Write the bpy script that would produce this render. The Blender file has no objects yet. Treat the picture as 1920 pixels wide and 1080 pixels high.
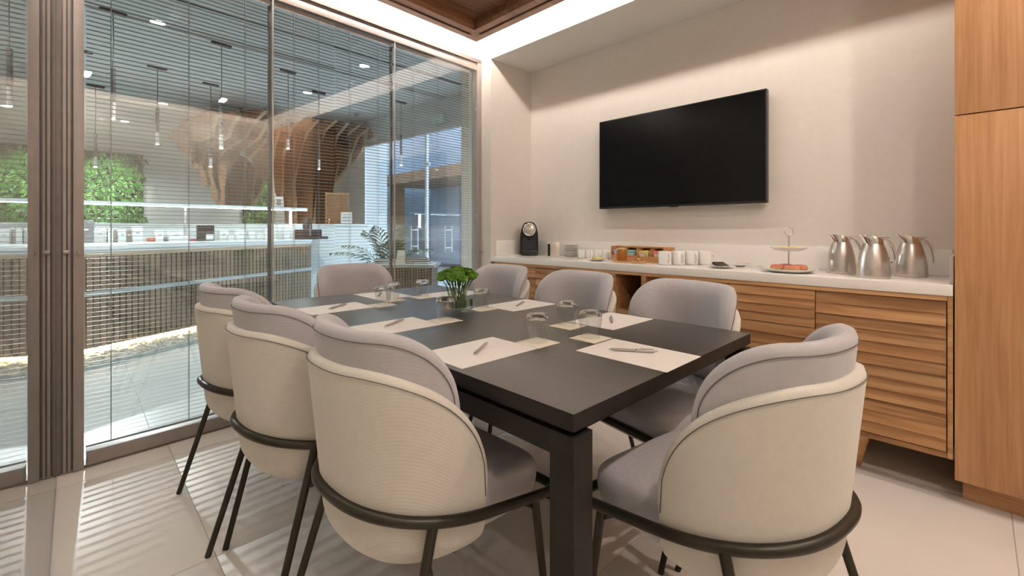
import bpy, bmesh, math, random
from mathutils import Vector, Matrix
random.seed(7)
SC = bpy.context.scene
COL = SC.collection

# ------------------------------------------------------------------ camera
F_PX, CX, HZ, CAM_H = 845.0, 960.0, 430.0, 1.11
YAW = math.atan(820.0 / F_PX)                       # optical axis, measured from +Y towards +X
FWD = (math.sin(YAW), math.cos(YAW)); RGT = (math.cos(YAW), -math.sin(YAW))
cd = bpy.data.cameras.new('camera'); cam = bpy.data.objects.new('camera', cd); COL.objects.link(cam)
cam.location = (0, 0, CAM_H); cam.rotation_euler = (math.pi/2, 0, -YAW)
cd.sensor_width = 36; cd.lens = 36*F_PX/1920; cd.shift_y = -(540-HZ)/1920; cd.clip_start = .02
SC.camera = cam

# ------------------------------------------------------------------ colour management, world
vs = SC.view_settings
SC.display_settings.display_device = 'sRGB'
vs.view_transform = 'Standard'; vs.look = 'None'; vs.gamma = 1; vs.exposure = 0.42
vs.use_curve_mapping = False
SC.cycles.transparent_max_bounces = 40
SC.cycles.max_bounces = 10
W = bpy.data.worlds.new('world'); SC.world = W; W.use_nodes = True
W.node_tree.nodes['Background'].inputs[0].default_value = (.58, .75, 1.0, 1)
W.node_tree.nodes['Background'].inputs[1].default_value = 4.0

# ------------------------------------------------------------------ lights
WARM = (1.0, .88, .77); COOL = (.90, .97, .97); BLUE = (.45, .70, 1.0)
def area(name, loc, size, power, col, rot=(0, 0, 0), sizey=None):
    l = bpy.data.lights.new(name, 'AREA'); l.size = size; l.energy = power; l.color = col
    if sizey: l.shape = 'RECTANGLE'; l.size_y = sizey
    o = bpy.data.objects.new(name, l); o.location = loc; o.rotation_euler = rot; COL.objects.link(o); return o
def spot(name, loc, target, power, col, angle=60, blend=.5, r=.03):
    l = bpy.data.lights.new(name, 'SPOT'); l.energy = power; l.color = col
    l.spot_size = math.radians(angle); l.spot_blend = blend; l.shadow_soft_size = r
    o = bpy.data.objects.new(name, l); o.location = loc
    o.rotation_euler = (Vector(target)-Vector(loc)).to_track_quat('-Z', 'Y').to_euler(); COL.objects.link(o); return o
# meeting room: two added fill spots, out of view, brightening the chair backs
for (x, y) in [(.5, -.6), (1.75, -.6)]:
    spot('room_fill_spot', (x, y, 2.735), (x, y, 0), 50, WARM, 165, .5, .03)
# lobby: ceiling luminaires
for (x, y) in [(.6, 4.6), (2.4, 5.2), (-.7, 8.0), (-1.2, 6.2), (1.0, 10.4), (.2, 9.0)]:
    spot('lobby_lamp', (x, y, 2.89), (x, y, 0), 135, COOL, 150, .6, .04)
# a ceiling spotlight far in the lobby that throws the stripes of the blinds on the floor
spot('lobby_spotlight', (.30, 9.3, 2.8), (.55, 2.2, 0), 480, (.93, .97, 1.0), 40, .35, .032)
# spotlights on the planted wall and the timber sculpture
spot('plant_spotlight', (.5, 10.6, 2.75), (.45, 12.0, 1.9), 190, (.95, 1, .92), 52, 1.0, .05)
spot('plant_spotlight', (3.3, 10.8, 2.75), (3.4, 12.0, 1.5), 70, (.95, 1, .92), 70, .8, .05)
# ------------------------------------------------------------------ helpers
def tag(o, label=None, cat=None, group=None, kind=None):
    if label: o['label'] = label
    if cat: o['category'] = cat
    if group: o['group'] = group
    if kind: o['kind'] = kind
    return o
def empty(name, loc=(0, 0, 0), rz=0.0, label=None, cat=None, group=None, kind=None):
    o = bpy.data.objects.new(name, None); o.location = loc; o.rotation_euler = (0, 0, rz)
    o.empty_display_size = .05; COL.objects.link(o); return tag(o, label, cat, group, kind)
def link(name, me, parent=None, loc=None, rot=None):
    o = bpy.data.objects.new(name, me); COL.objects.link(o)
    if parent: o.parent = parent
    if loc: o.location = loc
    if rot: o.rotation_euler = rot
    return o
def finish(bm, name, mat, parent=None, smooth=False, loc=None, rot=None, angle=None):
    bmesh.ops.recalc_face_normals(bm, faces=bm.faces[:])
    me = bpy.data.meshes.new(name); bm.to_mesh(me); bm.free()
    if mat: me.materials.append(mat)
    if smooth:
        me.polygons.foreach_set('use_smooth', [True]*len(me.polygons))
        if angle:
            try: me.set_sharp_from_angle(angle=math.radians(angle))
            except Exception: pass
    return link(name, me, parent, loc, rot)
def add_box(bm, x0, x1, y0, y1, z0, z1, bev=0.0, M=None):
    g = bmesh.ops.create_cube(bm, size=1.0)['verts']
    for v in g:
        v.co = Vector((x0+(v.co.x+.5)*(x1-x0), y0+(v.co.y+.5)*(y1-y0), z0+(v.co.z+.5)*(z1-z0)))
    if bev:
        es = list({e for v in g for e in v.link_edges})
        r = bmesh.ops.bevel(bm, geom=es, offset=bev, segments=2, affect='EDGES', profile=.6)
        g = [v for v in r['verts']]
        g = list({v for f in r['faces'] for v in f.verts} | set(g))
    if M is not None:
        seen = set(); st = list(g)
        while st:
            v = st.pop()
            if v in seen: continue
            seen.add(v)
            for e in v.link_edges: st.append(e.other_vert(v))
        for v in seen: v.co = M @ v.co
def box(name, x0, x1, y0, y1, z0, z1, mat, parent=None, bev=0.0, M=None):
    bm = bmesh.new(); add_box(bm, x0, x1, y0, y1, z0, z1, bev, M)
    return finish(bm, name, mat, parent, smooth=bool(bev), angle=35)
def add_tube(bm, pts, r, seg=10, closed=False, caps=True):
    pts = [Vector(p) for p in pts]; n = len(pts)
    rs = r if isinstance(r, (list, tuple)) else [r]*n
    rings = []; up = None
    for i, p in enumerate(pts):
        if closed: t = pts[(i+1) % n]-pts[i-1]
        else: t = pts[min(i+1, n-1)]-pts[max(i-1, 0)]
        t.normalize()
        if up is None:
            up = Vector((0, 0, 1)) if abs(t.z) < .9 else Vector((1, 0, 0))
        a = (up - t*up.dot(t)).normalized(); up = a; b = t.cross(a)
        rings.append([bm.verts.new(p+(a*math.cos(2*math.pi*k/seg)+b*math.sin(2*math.pi*k/seg))*rs[i]) for k in range(seg)])
    for i in range(n if closed else n-1):
        A, B = rings[i], rings[(i+1) % n]
        for k in range(seg):
            bm.faces.new((A[k], A[(k+1) % seg], B[(k+1) % seg], B[k]))
    if caps and not closed:
        bm.faces.new(rings[0][::-1]); bm.faces.new(rings[-1])
def tube(name, pts, r, mat, parent=None, seg=10, closed=False):
    bm = bmesh.new(); add_tube(bm, pts, r, seg, closed)
    return finish(bm, name, mat, parent, smooth=True, angle=50)
def add_lathe(bm, prof, seg=32, c=(0, 0, 0)):
    rings = []
    for (r, z) in prof:
        if r < 1e-5: rings.append([bm.verts.new((c[0], c[1], c[2]+z))])
        else: rings.append([bm.verts.new((c[0]+r*math.cos(2*math.pi*k/seg), c[1]+r*math.sin(2*math.pi*k/seg), c[2]+z)) for k in range(seg)])
    for A, B in zip(rings[:-1], rings[1:]):
        for k in range(seg):
            k2 = (k+1) % seg
            if len(A) == 1 and len(B) == 1: continue
            if len(A) == 1: bm.faces.new((A[0], B[k2], B[k]))
            elif len(B) == 1: bm.faces.new((A[k], A[k2], B[0]))
            else: bm.faces.new((A[k], A[k2], B[k2], B[k]))
def lathe(name, prof, mat, parent=None, seg=32, loc=None, angle=40):
    bm = bmesh.new(); add_lathe(bm, prof, seg)
    return finish(bm, name, mat, parent, smooth=True, loc=loc, angle=angle)
def add_prism(bm, pts, ext):
    """pts: closed polygon of 3-D points, ext: extrusion vector"""
    ext = Vector(ext); a = [bm.verts.new(Vector(p)) for p in pts]; b = [bm.verts.new(Vector(p)+ext) for p in pts]
    n = len(pts); bm.faces.new(a[::-1]); bm.faces.new(b)
    for i in range(n): bm.faces.new((a[i], a[(i+1) % n], b[(i+1) % n], b[i]))
def prism(name, pts, ext, mat, parent=None):
    bm = bmesh.new(); add_prism(bm, pts, ext); return finish(bm, name, mat, parent)
def copy_tree(o, parent=None):
    c = o.copy(); COL.objects.link(c); c.parent = parent
    for ch in list(o.children): copy_tree(ch, c)
    return c
def baked(o):
    """apply modifiers of a prototype"""
    dg = bpy.context.evaluated_depsgraph_get(); me = bpy.data.meshes.new_from_object(o.evaluated_get(dg))
    old = o.data; o.modifiers.clear(); o.data = me; me.name = o.name; return o
def ray(px):
    k = (px-CX)/F_PX; return (FWD[0]+k*RGT[0], FWD[1]+k*RGT[1])
def onZ(px, py, z):                                  # world point on the horizontal plane z
    d = (CAM_H-z)*F_PX/(py-HZ); r = ray(px); return Vector((r[0]*d, r[1]*d, z))
def onX(px, py, X):
    r = ray(px); d = X/r[0]; return Vector((X, r[1]*d, CAM_H-(py-HZ)/F_PX*d))

# ------------------------------------------------------------------ materials
def mat(name, col, rough=.5, metal=0.0, spec=.5, emit=None, es=1.0, coat=0.0):
    m = bpy.data.materials.new(name); m.use_nodes = True; b = m.node_tree.nodes['Principled BSDF']
    b.inputs['Base Color'].default_value = (*col, 1); b.inputs['Roughness'].default_value = rough
    b.inputs['Metallic'].default_value = metal; b.inputs['Specular IOR Level'].default_value = spec
    b.inputs['Coat Weight'].default_value = coat
    if emit: b.inputs['Emission Color'].default_value = (*emit, 1); b.inputs['Emission Strength'].default_value = es
    return m
def nd(m, t, **kw):
    n = m.node_tree.nodes.new(t)
    for k, v in kw.items(): setattr(n, k, v)
    return n
def lk(m, a, b): m.node_tree.links.new(a, b)
def ramp(m, stops):
    r = nd(m, 'ShaderNodeValToRGB'); e = r.color_ramp.elements
    e[0].position, e[0].color = stops[0][0], (*stops[0][1], 1); e[1].position, e[1].color = stops[-1][0], (*stops[-1][1], 1)
    for p, c in stops[1:-1]:
        x = e.new(p); x.color = (*c, 1)
    return r
def coords(m, scale=(1, 1, 1), rot=(0, 0, 0), kind='Object'):
    t = nd(m, 'ShaderNodeTexCoord'); mp = nd(m, 'ShaderNodeMapping')
    mp.inputs['Scale'].default_value = scale; mp.inputs['Rotation'].default_value = rot
    lk(m, t.outputs[kind], mp.inputs['Vector'])
    return mp.outputs[0]
def speckle(name, c1, c2, scale=8, rough=.5, bump=.0, detail=6, spec=.5, bscale=None):
    m = mat(name, c1, rough, spec=spec); b = m.node_tree.nodes['Principled BSDF']
    co = coords(m)
    n = nd(m, 'ShaderNodeTexNoise'); n.inputs['Scale'].default_value = scale; n.inputs['Detail'].default_value = detail
    lk(m, co, n.inputs['Vector']); r = ramp(m, [(.3, c1), (.7, c2)]); lk(m, n.outputs[0], r.inputs[0]); lk(m, r.outputs[0], b.inputs['Base Color'])
    if bump:
        n2 = nd(m, 'ShaderNodeTexNoise'); n2.inputs['Scale'].default_value = bscale or scale*4; lk(m, co, n2.inputs['Vector'])
        bp = nd(m, 'ShaderNodeBump'); bp.inputs['Strength'].default_value = bump; bp.inputs['Distance'].default_value = .002
        lk(m, n2.outputs[0], bp.inputs['Height']); lk(m, bp.outputs[0], b.inputs['Normal'])
    return m
def wood(name, dark, mid, light, axis='Z', rough=.45, scale=1.0, rnd=.25, knots=False, spec=.4):
    """long grain along the axis; each object gets a slightly different tone"""
    m = mat(name, mid, rough, spec=spec); b = m.node_tree.nodes['Principled BSDF']
    sc = {'X': (.9, 22, 22), 'Y': (22, .9, 22), 'Z': (22, 22, .9)}[axis]
    t = nd(m, 'ShaderNodeTexCoord'); oi = nd(m, 'ShaderNodeObjectInfo')
    off = nd(m, 'ShaderNodeVectorMath', operation='SCALE'); off.inputs[0].default_value = (7.3, 5.1, 9.7); lk(m, oi.outputs['Random'], off.inputs['Scale'])
    ad = nd(m, 'ShaderNodeVectorMath', operation='ADD'); lk(m, t.outputs['Object'], ad.inputs[0]); lk(m, off.outputs[0], ad.inputs[1])
    mp = nd(m, 'ShaderNodeMapping'); mp.inputs['Scale'].default_value = [s*scale for s in sc]; lk(m, ad.outputs[0], mp.inputs[0])
    n = nd(m, 'ShaderNodeTexNoise'); n.inputs['Scale'].default_value = 1.6; n.inputs['Detail'].default_value = 8; n.inputs['Roughness'].default_value = .62; n.inputs['Distortion'].default_value = .6
    lk(m, mp.outputs[0], n.inputs['Vector'])
    mp2 = nd(m, 'ShaderNodeMapping'); mp2.inputs['Scale'].default_value = [s*scale*.22 for s in sc]; lk(m, ad.outputs[0], mp2.inputs[0])
    n2 = nd(m, 'ShaderNodeTexNoise'); n2.inputs['Scale'].default_value = 1.3; n2.inputs['Detail'].default_value = 3; n2.inputs['Distortion'].default_value = 1.2; lk(m, mp2.outputs[0], n2.inputs['Vector'])
    mx = nd(m, 'ShaderNodeMath', operation='MULTIPLY_ADD'); lk(m, n2.outputs[0], mx.inputs[0]); mx.inputs[1].default_value = .55; lk(m, n.outputs[0], mx.inputs[2])
    sb = nd(m, 'ShaderNodeMath', operation='SUBTRACT'); lk(m, mx.outputs[0], sb.inputs[0]); sb.inputs[1].default_value = .27
    r = ramp(m, [(.28, dark), (.5, mid), (.72, light)]); lk(m, sb.outputs[0], r.inputs[0])
    hs = nd(m, 'ShaderNodeHueSaturation'); lk(m, r.outputs[0], hs.inputs['Color'])
    mr = nd(m, 'ShaderNodeMapRange'); mr.inputs['To Min'].default_value = 1-rnd; mr.inputs['To Max'].default_value = 1+rnd; lk(m, oi.outputs['Random'], mr.inputs['Value']); lk(m, mr.outputs[0], hs.inputs['Value'])
    lk(m, hs.outputs[0], b.inputs['Base Color'])
    bp = nd(m, 'ShaderNodeBump'); bp.inputs['Strength'].default_value = .15; bp.inputs['Distance'].default_value = .002
    lk(m, n.outputs[0], bp.inputs['Height']); lk(m, bp.outputs[0], b.inputs['Normal'])
    return m
def fabric(name, c1, c2, scale=420, bump=.25):
    m = mat(name, c1, .9, spec=.15); b = m.node_tree.nodes['Principled BSDF']
    b.inputs['Sheen Weight'].default_value = .25; b.inputs['Sheen Roughness'].default_value = .5
    co = coords(m)
    waves = []
    for d in ('DIAGONAL', 'Z'):
        w = nd(m, 'ShaderNodeTexWave'); w.bands_direction = d; w.inputs['Scale'].default_value = scale*(.62 if d == 'DIAGONAL' else 1.0)/3.0
        w.inputs['Distortion'].default_value = .6; w.inputs['Detail Scale'].default_value = 3; lk(m, co, w.inputs['Vector']); waves.append(w)
    mu = nd(m, 'ShaderNodeMath', operation='MULTIPLY'); lk(m, waves[0].outputs['Fac'], mu.inputs[0]); lk(m, waves[1].outputs['Fac'], mu.inputs[1])
    n = nd(m, 'ShaderNodeTexNoise'); n.inputs['Scale'].default_value = 60; n.inputs['Detail'].default_value = 5; lk(m, co, n.inputs['Vector'])
    av = nd(m, 'ShaderNodeMath', operation='MULTIPLY_ADD'); lk(m, mu.outputs[0], av.inputs[0]); av.inputs[1].default_value = .55
    hf = nd(m, 'ShaderNodeMath', operation='MULTIPLY'); lk(m, n.outputs[0], hf.inputs[0]); hf.inputs[1].default_value = .6; lk(m, hf.outputs[0], av.inputs[2])
    r = ramp(m, [(.12, c2), (.75, c1)]); lk(m, av.outputs[0], r.inputs[0]); lk(m, r.outputs[0], b.inputs['Base Color'])
    bp = nd(m, 'ShaderNodeBump'); bp.inputs['Strength'].default_value = bump; bp.inputs['Distance'].default_value = .0012
    lk(m, mu.outputs[0], bp.inputs['Height']); lk(m, bp.outputs[0], b.inputs['Normal'])
    return m
def brushed(name, col, rough=.28, axis=(2, 2, 160), bump=.15):
    m = mat(name, col, rough, 1.0); b = m.node_tree.nodes['Principled BSDF']
    co = coords(m, axis); n = nd(m, 'ShaderNodeTexNoise'); n.inputs['Scale'].default_value = 4; n.inputs['Detail'].default_value = 4; lk(m, co, n.inputs['Vector'])
    mr = nd(m, 'ShaderNodeMapRange'); mr.inputs['To Min'].default_value = rough*.7; mr.inputs['To Max'].default_value = rough*1.5; lk(m, n.outputs[0], mr.inputs['Value']); lk(m, mr.outputs[0], b.inputs['Roughness'])
    return m
def thin_glass(name, tint=(.97, .985, .98), ior=1.5):
    m = bpy.data.materials.new(name); m.use_nodes = True; nt = m.node_tree; nt.nodes.remove(nt.nodes['Principled BSDF'])
    out = nt.nodes['Material Output']
    tr = nd(m, 'ShaderNodeBsdfTransparent'); tr.inputs[0].default_value = (*tint, 1)
    gl = nd(m, 'ShaderNodeBsdfGlossy'); gl.inputs['Roughness'].default_value = .0
    n = nd(m, 'ShaderNodeTexNoise'); n.inputs['Scale'].default_value = 2.0; lk(m, coords(m), n.inputs['Vector'])
    fr = nd(m, 'ShaderNodeFresnel'); ge = nd(m, 'ShaderNodeNewGeometry')      # a thin sheet reflects alike from both faces
    io = nd(m, 'ShaderNodeMapRange'); io.inputs['To Min'].default_value = ior; io.inputs['To Max'].default_value = 1/ior
    lk(m, ge.outputs['Backfacing'], io.inputs['Value']); lk(m, io.outputs[0], fr.inputs['IOR'])
    mx = nd(m, 'ShaderNodeMixShader'); lk(m, fr.outputs[0], mx.inputs[0]); lk(m, tr.outputs[0], mx.inputs[1]); lk(m, gl.outputs[0], mx.inputs[2]); lk(m, mx.outputs[0], out.inputs[0])
    return m
def solid_glass(name, tint=(1, 1, 1), ior=1.48):
    m = mat(name, tint, .0); b = m.node_tree.nodes['Principled BSDF']; b.inputs['Transmission Weight'].default_value = 1; b.inputs['IOR'].default_value = ior
    n = nd(m, 'ShaderNodeTexNoise'); n.inputs['Scale'].default_value = 3; lk(m, coords(m), n.inputs['Vector'])
    r = ramp(m, [(.0, tint), (1, tuple(min(1, t*1.01) for t in tint))]); lk(m, n.outputs[0], r.inputs[0]); lk(m, r.outputs[0], b.inputs['Base Color'])
    return m
def noisy(name, col, rough=.5, metal=0.0, var=.06, scale=12, spec=.5, emit=None, es=1.0, bump=0.0):
    m = mat(name, col, rough, metal, spec, emit, es); b = m.node_tree.nodes['Principled BSDF']
    n = nd(m, 'ShaderNodeTexNoise'); n.inputs['Scale'].default_value = scale; n.inputs['Detail'].default_value = 5
    lk(m, coords(m), n.inputs['Vector'])
    r = ramp(m, [(.3, tuple(c*(1-var) for c in col)), (.7, tuple(min(1, c*(1+var)) for c in col))]); lk(m, n.outputs[0], r.inputs[0]); lk(m, r.outputs[0], b.inputs['Base Color'])
    if bump:
        bp = nd(m, 'ShaderNodeBump'); bp.inputs['Strength'].default_value = bump; bp.inputs['Distance'].default_value = .002; lk(m, n.outputs[0], bp.inputs['Height']); lk(m, bp.outputs[0], b.inputs['Normal'])
    return m

M = {}
M['paint'] = noisy('cream_paint', (.70, .655, .60), .7, var=.02, scale=30, spec=.2, bump=.03)
M['white'] = noisy('white_paint', (.80, .78, .74), .7, var=.015, scale=30, spec=.2)
M['tile'] = speckle('beige_porcelain', (.70, .645, .59), (.73, .675, .62), 5, .40, 0, spec=.4)
M['grout'] = noisy('grout', (.52, .47, .42), .8)
M['ltile'] = speckle('pale_porcelain', (.62, .64, .63), (.68, .70, .69), 3, .3, .02)
M['lceil'] = noisy('lobby_ceiling_paint', (.50, .51, .50), .8, var=.03, scale=4, spec=.2)
M['lwall'] = noisy('lobby_wall_paint', (.66, .66, .64), .7, var=.03, scale=5, spec=.2)
M['bronze'] = noisy('taupe_metal', (.33, .285, .262), .42, .25, .05, 20)
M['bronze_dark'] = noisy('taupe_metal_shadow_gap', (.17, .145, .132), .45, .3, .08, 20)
M['black_gap'] = noisy('black_recess', (.012, .011, .010), .8)
M['glass'] = thin_glass('clear_pane', (.965, .98, .975), 1.72)
M['partglass'] = thin_glass('partition_pane', (.975, .985, .98), 1.45)
M['jointd'] = noisy('grey_spacer', (.20, .20, .205), .5, .2, .05, 20)
M['slat'] = noisy('blind_aluminium', (.25, .265, .265), .4, .0, .03, 9)
M['cord'] = noisy('blind_cord', (.30, .31, .31), .8)
M['oak'] = wood('oak_veneer', (.38, .185, .080), (.46, .235, .108), (.53, .290, .145), 'Z', .42, 1.7, .03)
M['oakh'] = wood('oak_solid', (.24, .110, .042), (.42, .215, .092), (.55, .32, .155), 'Y', .42, 1.1, .16)
M['oakbox'] = wood('oak_box', (.40, .18, .06), (.55, .27, .10), (.65, .36, .15), 'Y', .45, 1.2, .1)
M['walnut'] = wood('walnut_board_shaded', (.12, .050, .022), (.20, .090, .042), (.29, .145, .075), 'X', .42, .7, .25)  # browner than the frame, shade of the recess put into the colour
M['walnutf'] = wood('walnut_frame', (.15, .068, .034), (.24, .115, .060), (.32, .165, .09), 'X', .45, .7, .12)
M['wenge'] = wood('dark_stained_oak', (.012, .008, .005), (.018, .012, .008), (.026, .018, .012), 'Y', .40, 1.4, .0, spec=1.0)
M['wenge_shade'] = wood('dark_stained_oak_matt_shaded', (.008, .006, .005), (.012, .009, .007), (.018, .014, .011), 'Y', .55, 1.4, .0, spec=.35)  # darker than the top: shade of sides, legs and aprons put into the colour
M['wenge'].node_tree.nodes['Principled BSDF'].inputs['Coat Weight'].default_value = .55; M['wenge'].node_tree.nodes['Principled BSDF'].inputs['Coat Roughness'].default_value = .33
M['stone'] = speckle('white_quartz', (.82, .79, .75), (.84, .81, .77), 40, .18, 0, spec=.5)
M['cream'] = fabric('cream_weave', (.66, .62, .55), (.58, .54, .475))
M['lilac'] = fabric('grey_lilac_weave', (.49, .465, .48), (.42, .40, .415))
M['tubem'] = noisy('dark_bronze_tube', (.040, .034, .024), .38, .6, .1, 30)
M['thread'] = noisy('dark_thread', (.12, .11, .10), .9)
M['paper'] = noisy('white_paper', (.78, .74, .70), .75, 0, .01, 40)
M['card'] = noisy('ivory_card', (.76, .70, .58), .8, 0, .02, 60)
M['pen'] = noisy('grey_pen_plastic', (.42, .38, .35), .3, .3, .05, 60)
M['steel'] = brushed('brushed_steel', (.62, .57, .53), .3)
M['chrome'] = noisy('polished_chrome', (.75, .73, .71), .08, 1.0, .02, 20)
M['black'] = noisy('black_plastic', (.010, .010, .010), .28, 0, .1, 40)
M['blackmat'] = noisy('matt_black', (.02, .02, .022), .6, 0, .1, 40)
M['screen'] = noisy('tv_screen', (.003, .003, .003), .22, 0, .1, 3, spec=.22)
M['china'] = noisy('white_china', (.82, .80, .77), .15, 0, .01, 20)
M['clear'] = thin_glass('thin_clear_glass', (.92, .93, .925), 1.9)
M['tumbler'] = solid_glass('tumbler_glass')
M['vaseg'] = solid_glass('vase_glass', (.97, 1, .985))
M['water'] = solid_glass('water', (.97, 1, .98), 1.33)
M['bloom'] = noisy('green_bloom', (.10, .245, .008), .6, 0, .5, 90, bump=.6)
M['stem'] = noisy('green_stem', (.07, .15, .02), .5, 0, .3, 40)
M['honey'] = noisy('amber_honey', (.50, .17, .015), .12, 0, .08, 10)
M['honey'].node_tree.nodes['Principled BSDF'].inputs['Transmission Weight'].default_value = .45
M['gold'] = noisy('gold_lid', (.75, .56, .25), .25, .8, .04, 20)
M['led'] = mat('led_cove', (1, 1, 1), .5, emit=(1.0, .91, .83), es=72)
M['ledw'] = mat('led_white', (1, 1, 1), .5, emit=(.92, 1.0, 1.0), es=30)
M['ledwarm'] = mat('led_warm', (1, 1, 1), .5, emit=(1.0, .78, .48), es=20)
M['lamp'] = mat('lamp_disc', (1, 1, 1), .5, emit=(1, .97, .92), es=14)
for k in ('led', 'ledw', 'ledwarm', 'lamp'):
    m_ = M[k]; n_ = nd(m_, 'ShaderNodeTexNoise'); n_.inputs['Scale'].default_value = 4
    r_ = ramp(m_, [(0, (.95, .95, .95)), (1, (1, 1, 1))]); lk(m_, n_.outputs[0], r_.inputs[0]); lk(m_, r_.outputs[0], m_.node_tree.nodes['Principled BSDF'].inputs['Base Color'])
M['batten'] = wood('pale_oak_batten', (.155, .105, .062), (.215, .150, .090), (.275, .20, .125), 'Z', .5, 1.0, .12)
M['battenback'] = wood('oak_backing', (.11, .065, .034), (.15, .095, .052), (.20, .13, .075), 'Z', .6, 1.0, .02)
M['oakpale'] = wood('pale_oak_band', (.36, .27, .18), (.46, .36, .25), (.54, .43, .31), 'X', .5, 1.0, .05)
M['ply'] = wood('plywood_fin', (.20, .085, .035), (.30, .145, .068), (.38, .20, .10), 'Z', .5, .35, .10)
M['plyedge'] = wood('plywood_edge', (.30, .19, .11), (.38, .25, .15), (.45, .31, .20), 'Z', .6, .6, .05)
M['ltop'] = noisy('white_solid_surface', (.78, .83, .83), .2, 0, .01, 20)
M['steelband'] = noisy('grey_metal_band', (.42, .44, .42), .4, .3, .04, 20)
M['pebble'] = noisy('pale_pebble', (.62, .57, .49), .7, 0, .2, 30)
M['greystone'] = noisy('grey_stone_border', (.26, .32, .33), .5, 0, .08, 12)
M['leaf'] = noisy('fern_leaf', (.075, .22, .045), .5, 0, .55, 6)
M['leaf2'] = noisy('pale_fern_leaf', (.17, .36, .09), .5, 0, .4, 6)
M['soil'] = noisy('dark_planting_board', (.02, .025, .015), .9, 0, .3, 20)
M['palm'] = noisy('palm_leaf', (.03, .085, .035), .4, 0, .3, 14)
M['pot'] = noisy('grey_pot', (.20, .20, .20), .5, 0, .1, 12)
M['prod'] = noisy('white_carton', (.85, .85, .84), .4, 0, .01, 20)
M['prodg'] = noisy('grey_carton', (.24, .23, .25), .5, 0, .05, 20)
M['prodt'] = noisy('taupe_carton', (.36, .30, .27), .5, 0, .05, 20)
M['prodr'] = noisy('orange_carton', (.62, .13, .05), .5, 0, .05, 20)
M['prodp'] = noisy('pink_carton', (.60, .10, .22), .5, 0, .05, 20)
M['copper'] = noisy('copper_ornament', (.72, .32, .14), .25, .9, .05, 20)
M['extwall'] = noisy('blue_grey_panel', (.36, .40, .46), .35, 0, .12, 1.5)
M['rail'] = noisy('satin_rail', (.58, .56, .55), .35, .5, .04, 10)
M['lemon'] = noisy('pale_yellow_slice', (.80, .64, .20), .5, 0, .1, 60)
M['donut'] = noisy('pink_glazed_dough', (.62, .18, .13), .35, 0, .25, 70, bump=.3)
M['dough'] = noisy('baked_dough', (.55, .30, .12), .6, 0, .2, 40)
M['sign'] = noisy('pale_green_sign', (.45, .62, .55), .4, 0, .05, 20)
M['darkcloth'] = noisy('dark_napkin', (.055, .040, .030), .8, 0, .2, 60)

# ================================================================== STRUCTURE
XH, XW = 2.553, 3.05            # header / sideboard front plane, TV wall plane
YN = 2.89                       # side wall of the niche
GA = math.radians(3.3)          # the glazed wall is set 3.3 degrees off square
G0 = Vector((.012, 2.871, 0)); GD = Vector((math.cos(GA), math.sin(GA), 0)); GN = Vector((-math.sin(GA), math.cos(GA), 0))
GM = Matrix.Translation(G0) @ Matrix.Rotation(GA, 4, 'Z')   # local u along the glass, v into the lobby
YB = -1.16                      # wall behind the camera
CZ = 2.88

fl = box('floor', -1.6, XW+.2, YB-.1, 2.95, -.06, -.004, M['grout']); tag(fl, 'beige large-format tiled floor of the meeting room', kind='structure')
xs = [-1.6, -.81, .345, 1.5, 2.655, XW+.2]; ys = [YB-.1, -.095, .850, 1.796, 2.742, 2.95]
for i in range(5):
    for j in range(5):
        box('floor_tile', xs[i]+.0013, xs[i+1]-.0013, ys[j]+.0013, ys[j+1]-.0013, -.012, 0, M['tile'], fl, .0008)

w = box('wall_right', XW, XW+.12, YB, 3.3, 0, 3.0, M['paint']); tag(w, 'cream wall that carries the television', kind='structure')
w = box('trim_1', XH, XW-.001, YB+.001, YN, 2.566, CZ, M['white']); tag(w, 'dropped white soffit above the sideboard niche', kind='structure')
w = box('wall_back', -1.7, XW+.12, YB-.12, YB, 0, 3.0, M['paint']); tag(w, 'cream wall behind the camera', kind='structure')
bm = bmesh.new(); add_prism(bm, [(XH, YN, 0), (XW, YN, 0), (XW, 3.3, 0), (XH, 3.3, 0)], (0, 0, CZ))
w = finish(bm, 'wall_far', M['paint']); tag(w, 'cream pier between the glazed wall and the niche', kind='structure')
w = box('wall_left', -1.72, -1.6, YB, 3.2, 0, 3.0, M['white']); tag(w, 'plain wall beyond the glass partition', kind='structure')
# upper wall over the glazing
w = box('wall_front', -1.75, 2.545, 0.0, .12, 2.575, 2.98, M['white']); w.matrix_world = GM; tag(w, 'white bulkhead above the glazed wall', kind='structure')

# ceiling with the timber coffer and its cove
ce = box('ceiling', -1.7, XW+.1, YB-.1, 3.2, CZ, CZ+.1, M['white']); tag(ce, 'white ceiling with a recessed walnut coffer and lit cove', kind='structure')
tg = math.tan(GA)
def ring_poly(a):               # coffer outline inset by a
    x1 = 2.383-a; x0 = .02+a; y0 = YB+.13+a
    yf = lambda x: 2.88-(2.383-x)*tg - a
    return [(x0, y0), (x1, y0), (x1, yf(x1)), (x0, yf(x0))]
def ring_bars(name, a, b, z0, z1, m):
    A, B = ring_poly(a), ring_poly(b)
    for i in range(4):
        j = (i+1) % 4
        prism(name, [(*A[i], z0), (*A[j], z0), (*B[j], z0), (*B[i], z0)], (0, 0, z1-z0), m, ce)
ring_bars('coffer_rail', 0, .060, 2.66, 2.70, M['walnutf'])
ring_bars('coffer_rail', .088, .150, 2.66, 2.70, M['walnutf'])
ring_bars('shadow_slot', .060, .088, 2.682, 2.70, M['black_gap'])
P0_, P1_ = ring_poly(.05), ring_poly(.10)
for i in range(4):
    cxm = (P0_[i][0]+P1_[i][0])/2; cym = (P0_[i][1]+P1_[i][1])/2
    box('corner_block', cxm-.05, cxm+.05, cym-.05, cym+.05, 2.6605, 2.699, M['walnutf'], ce)
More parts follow.
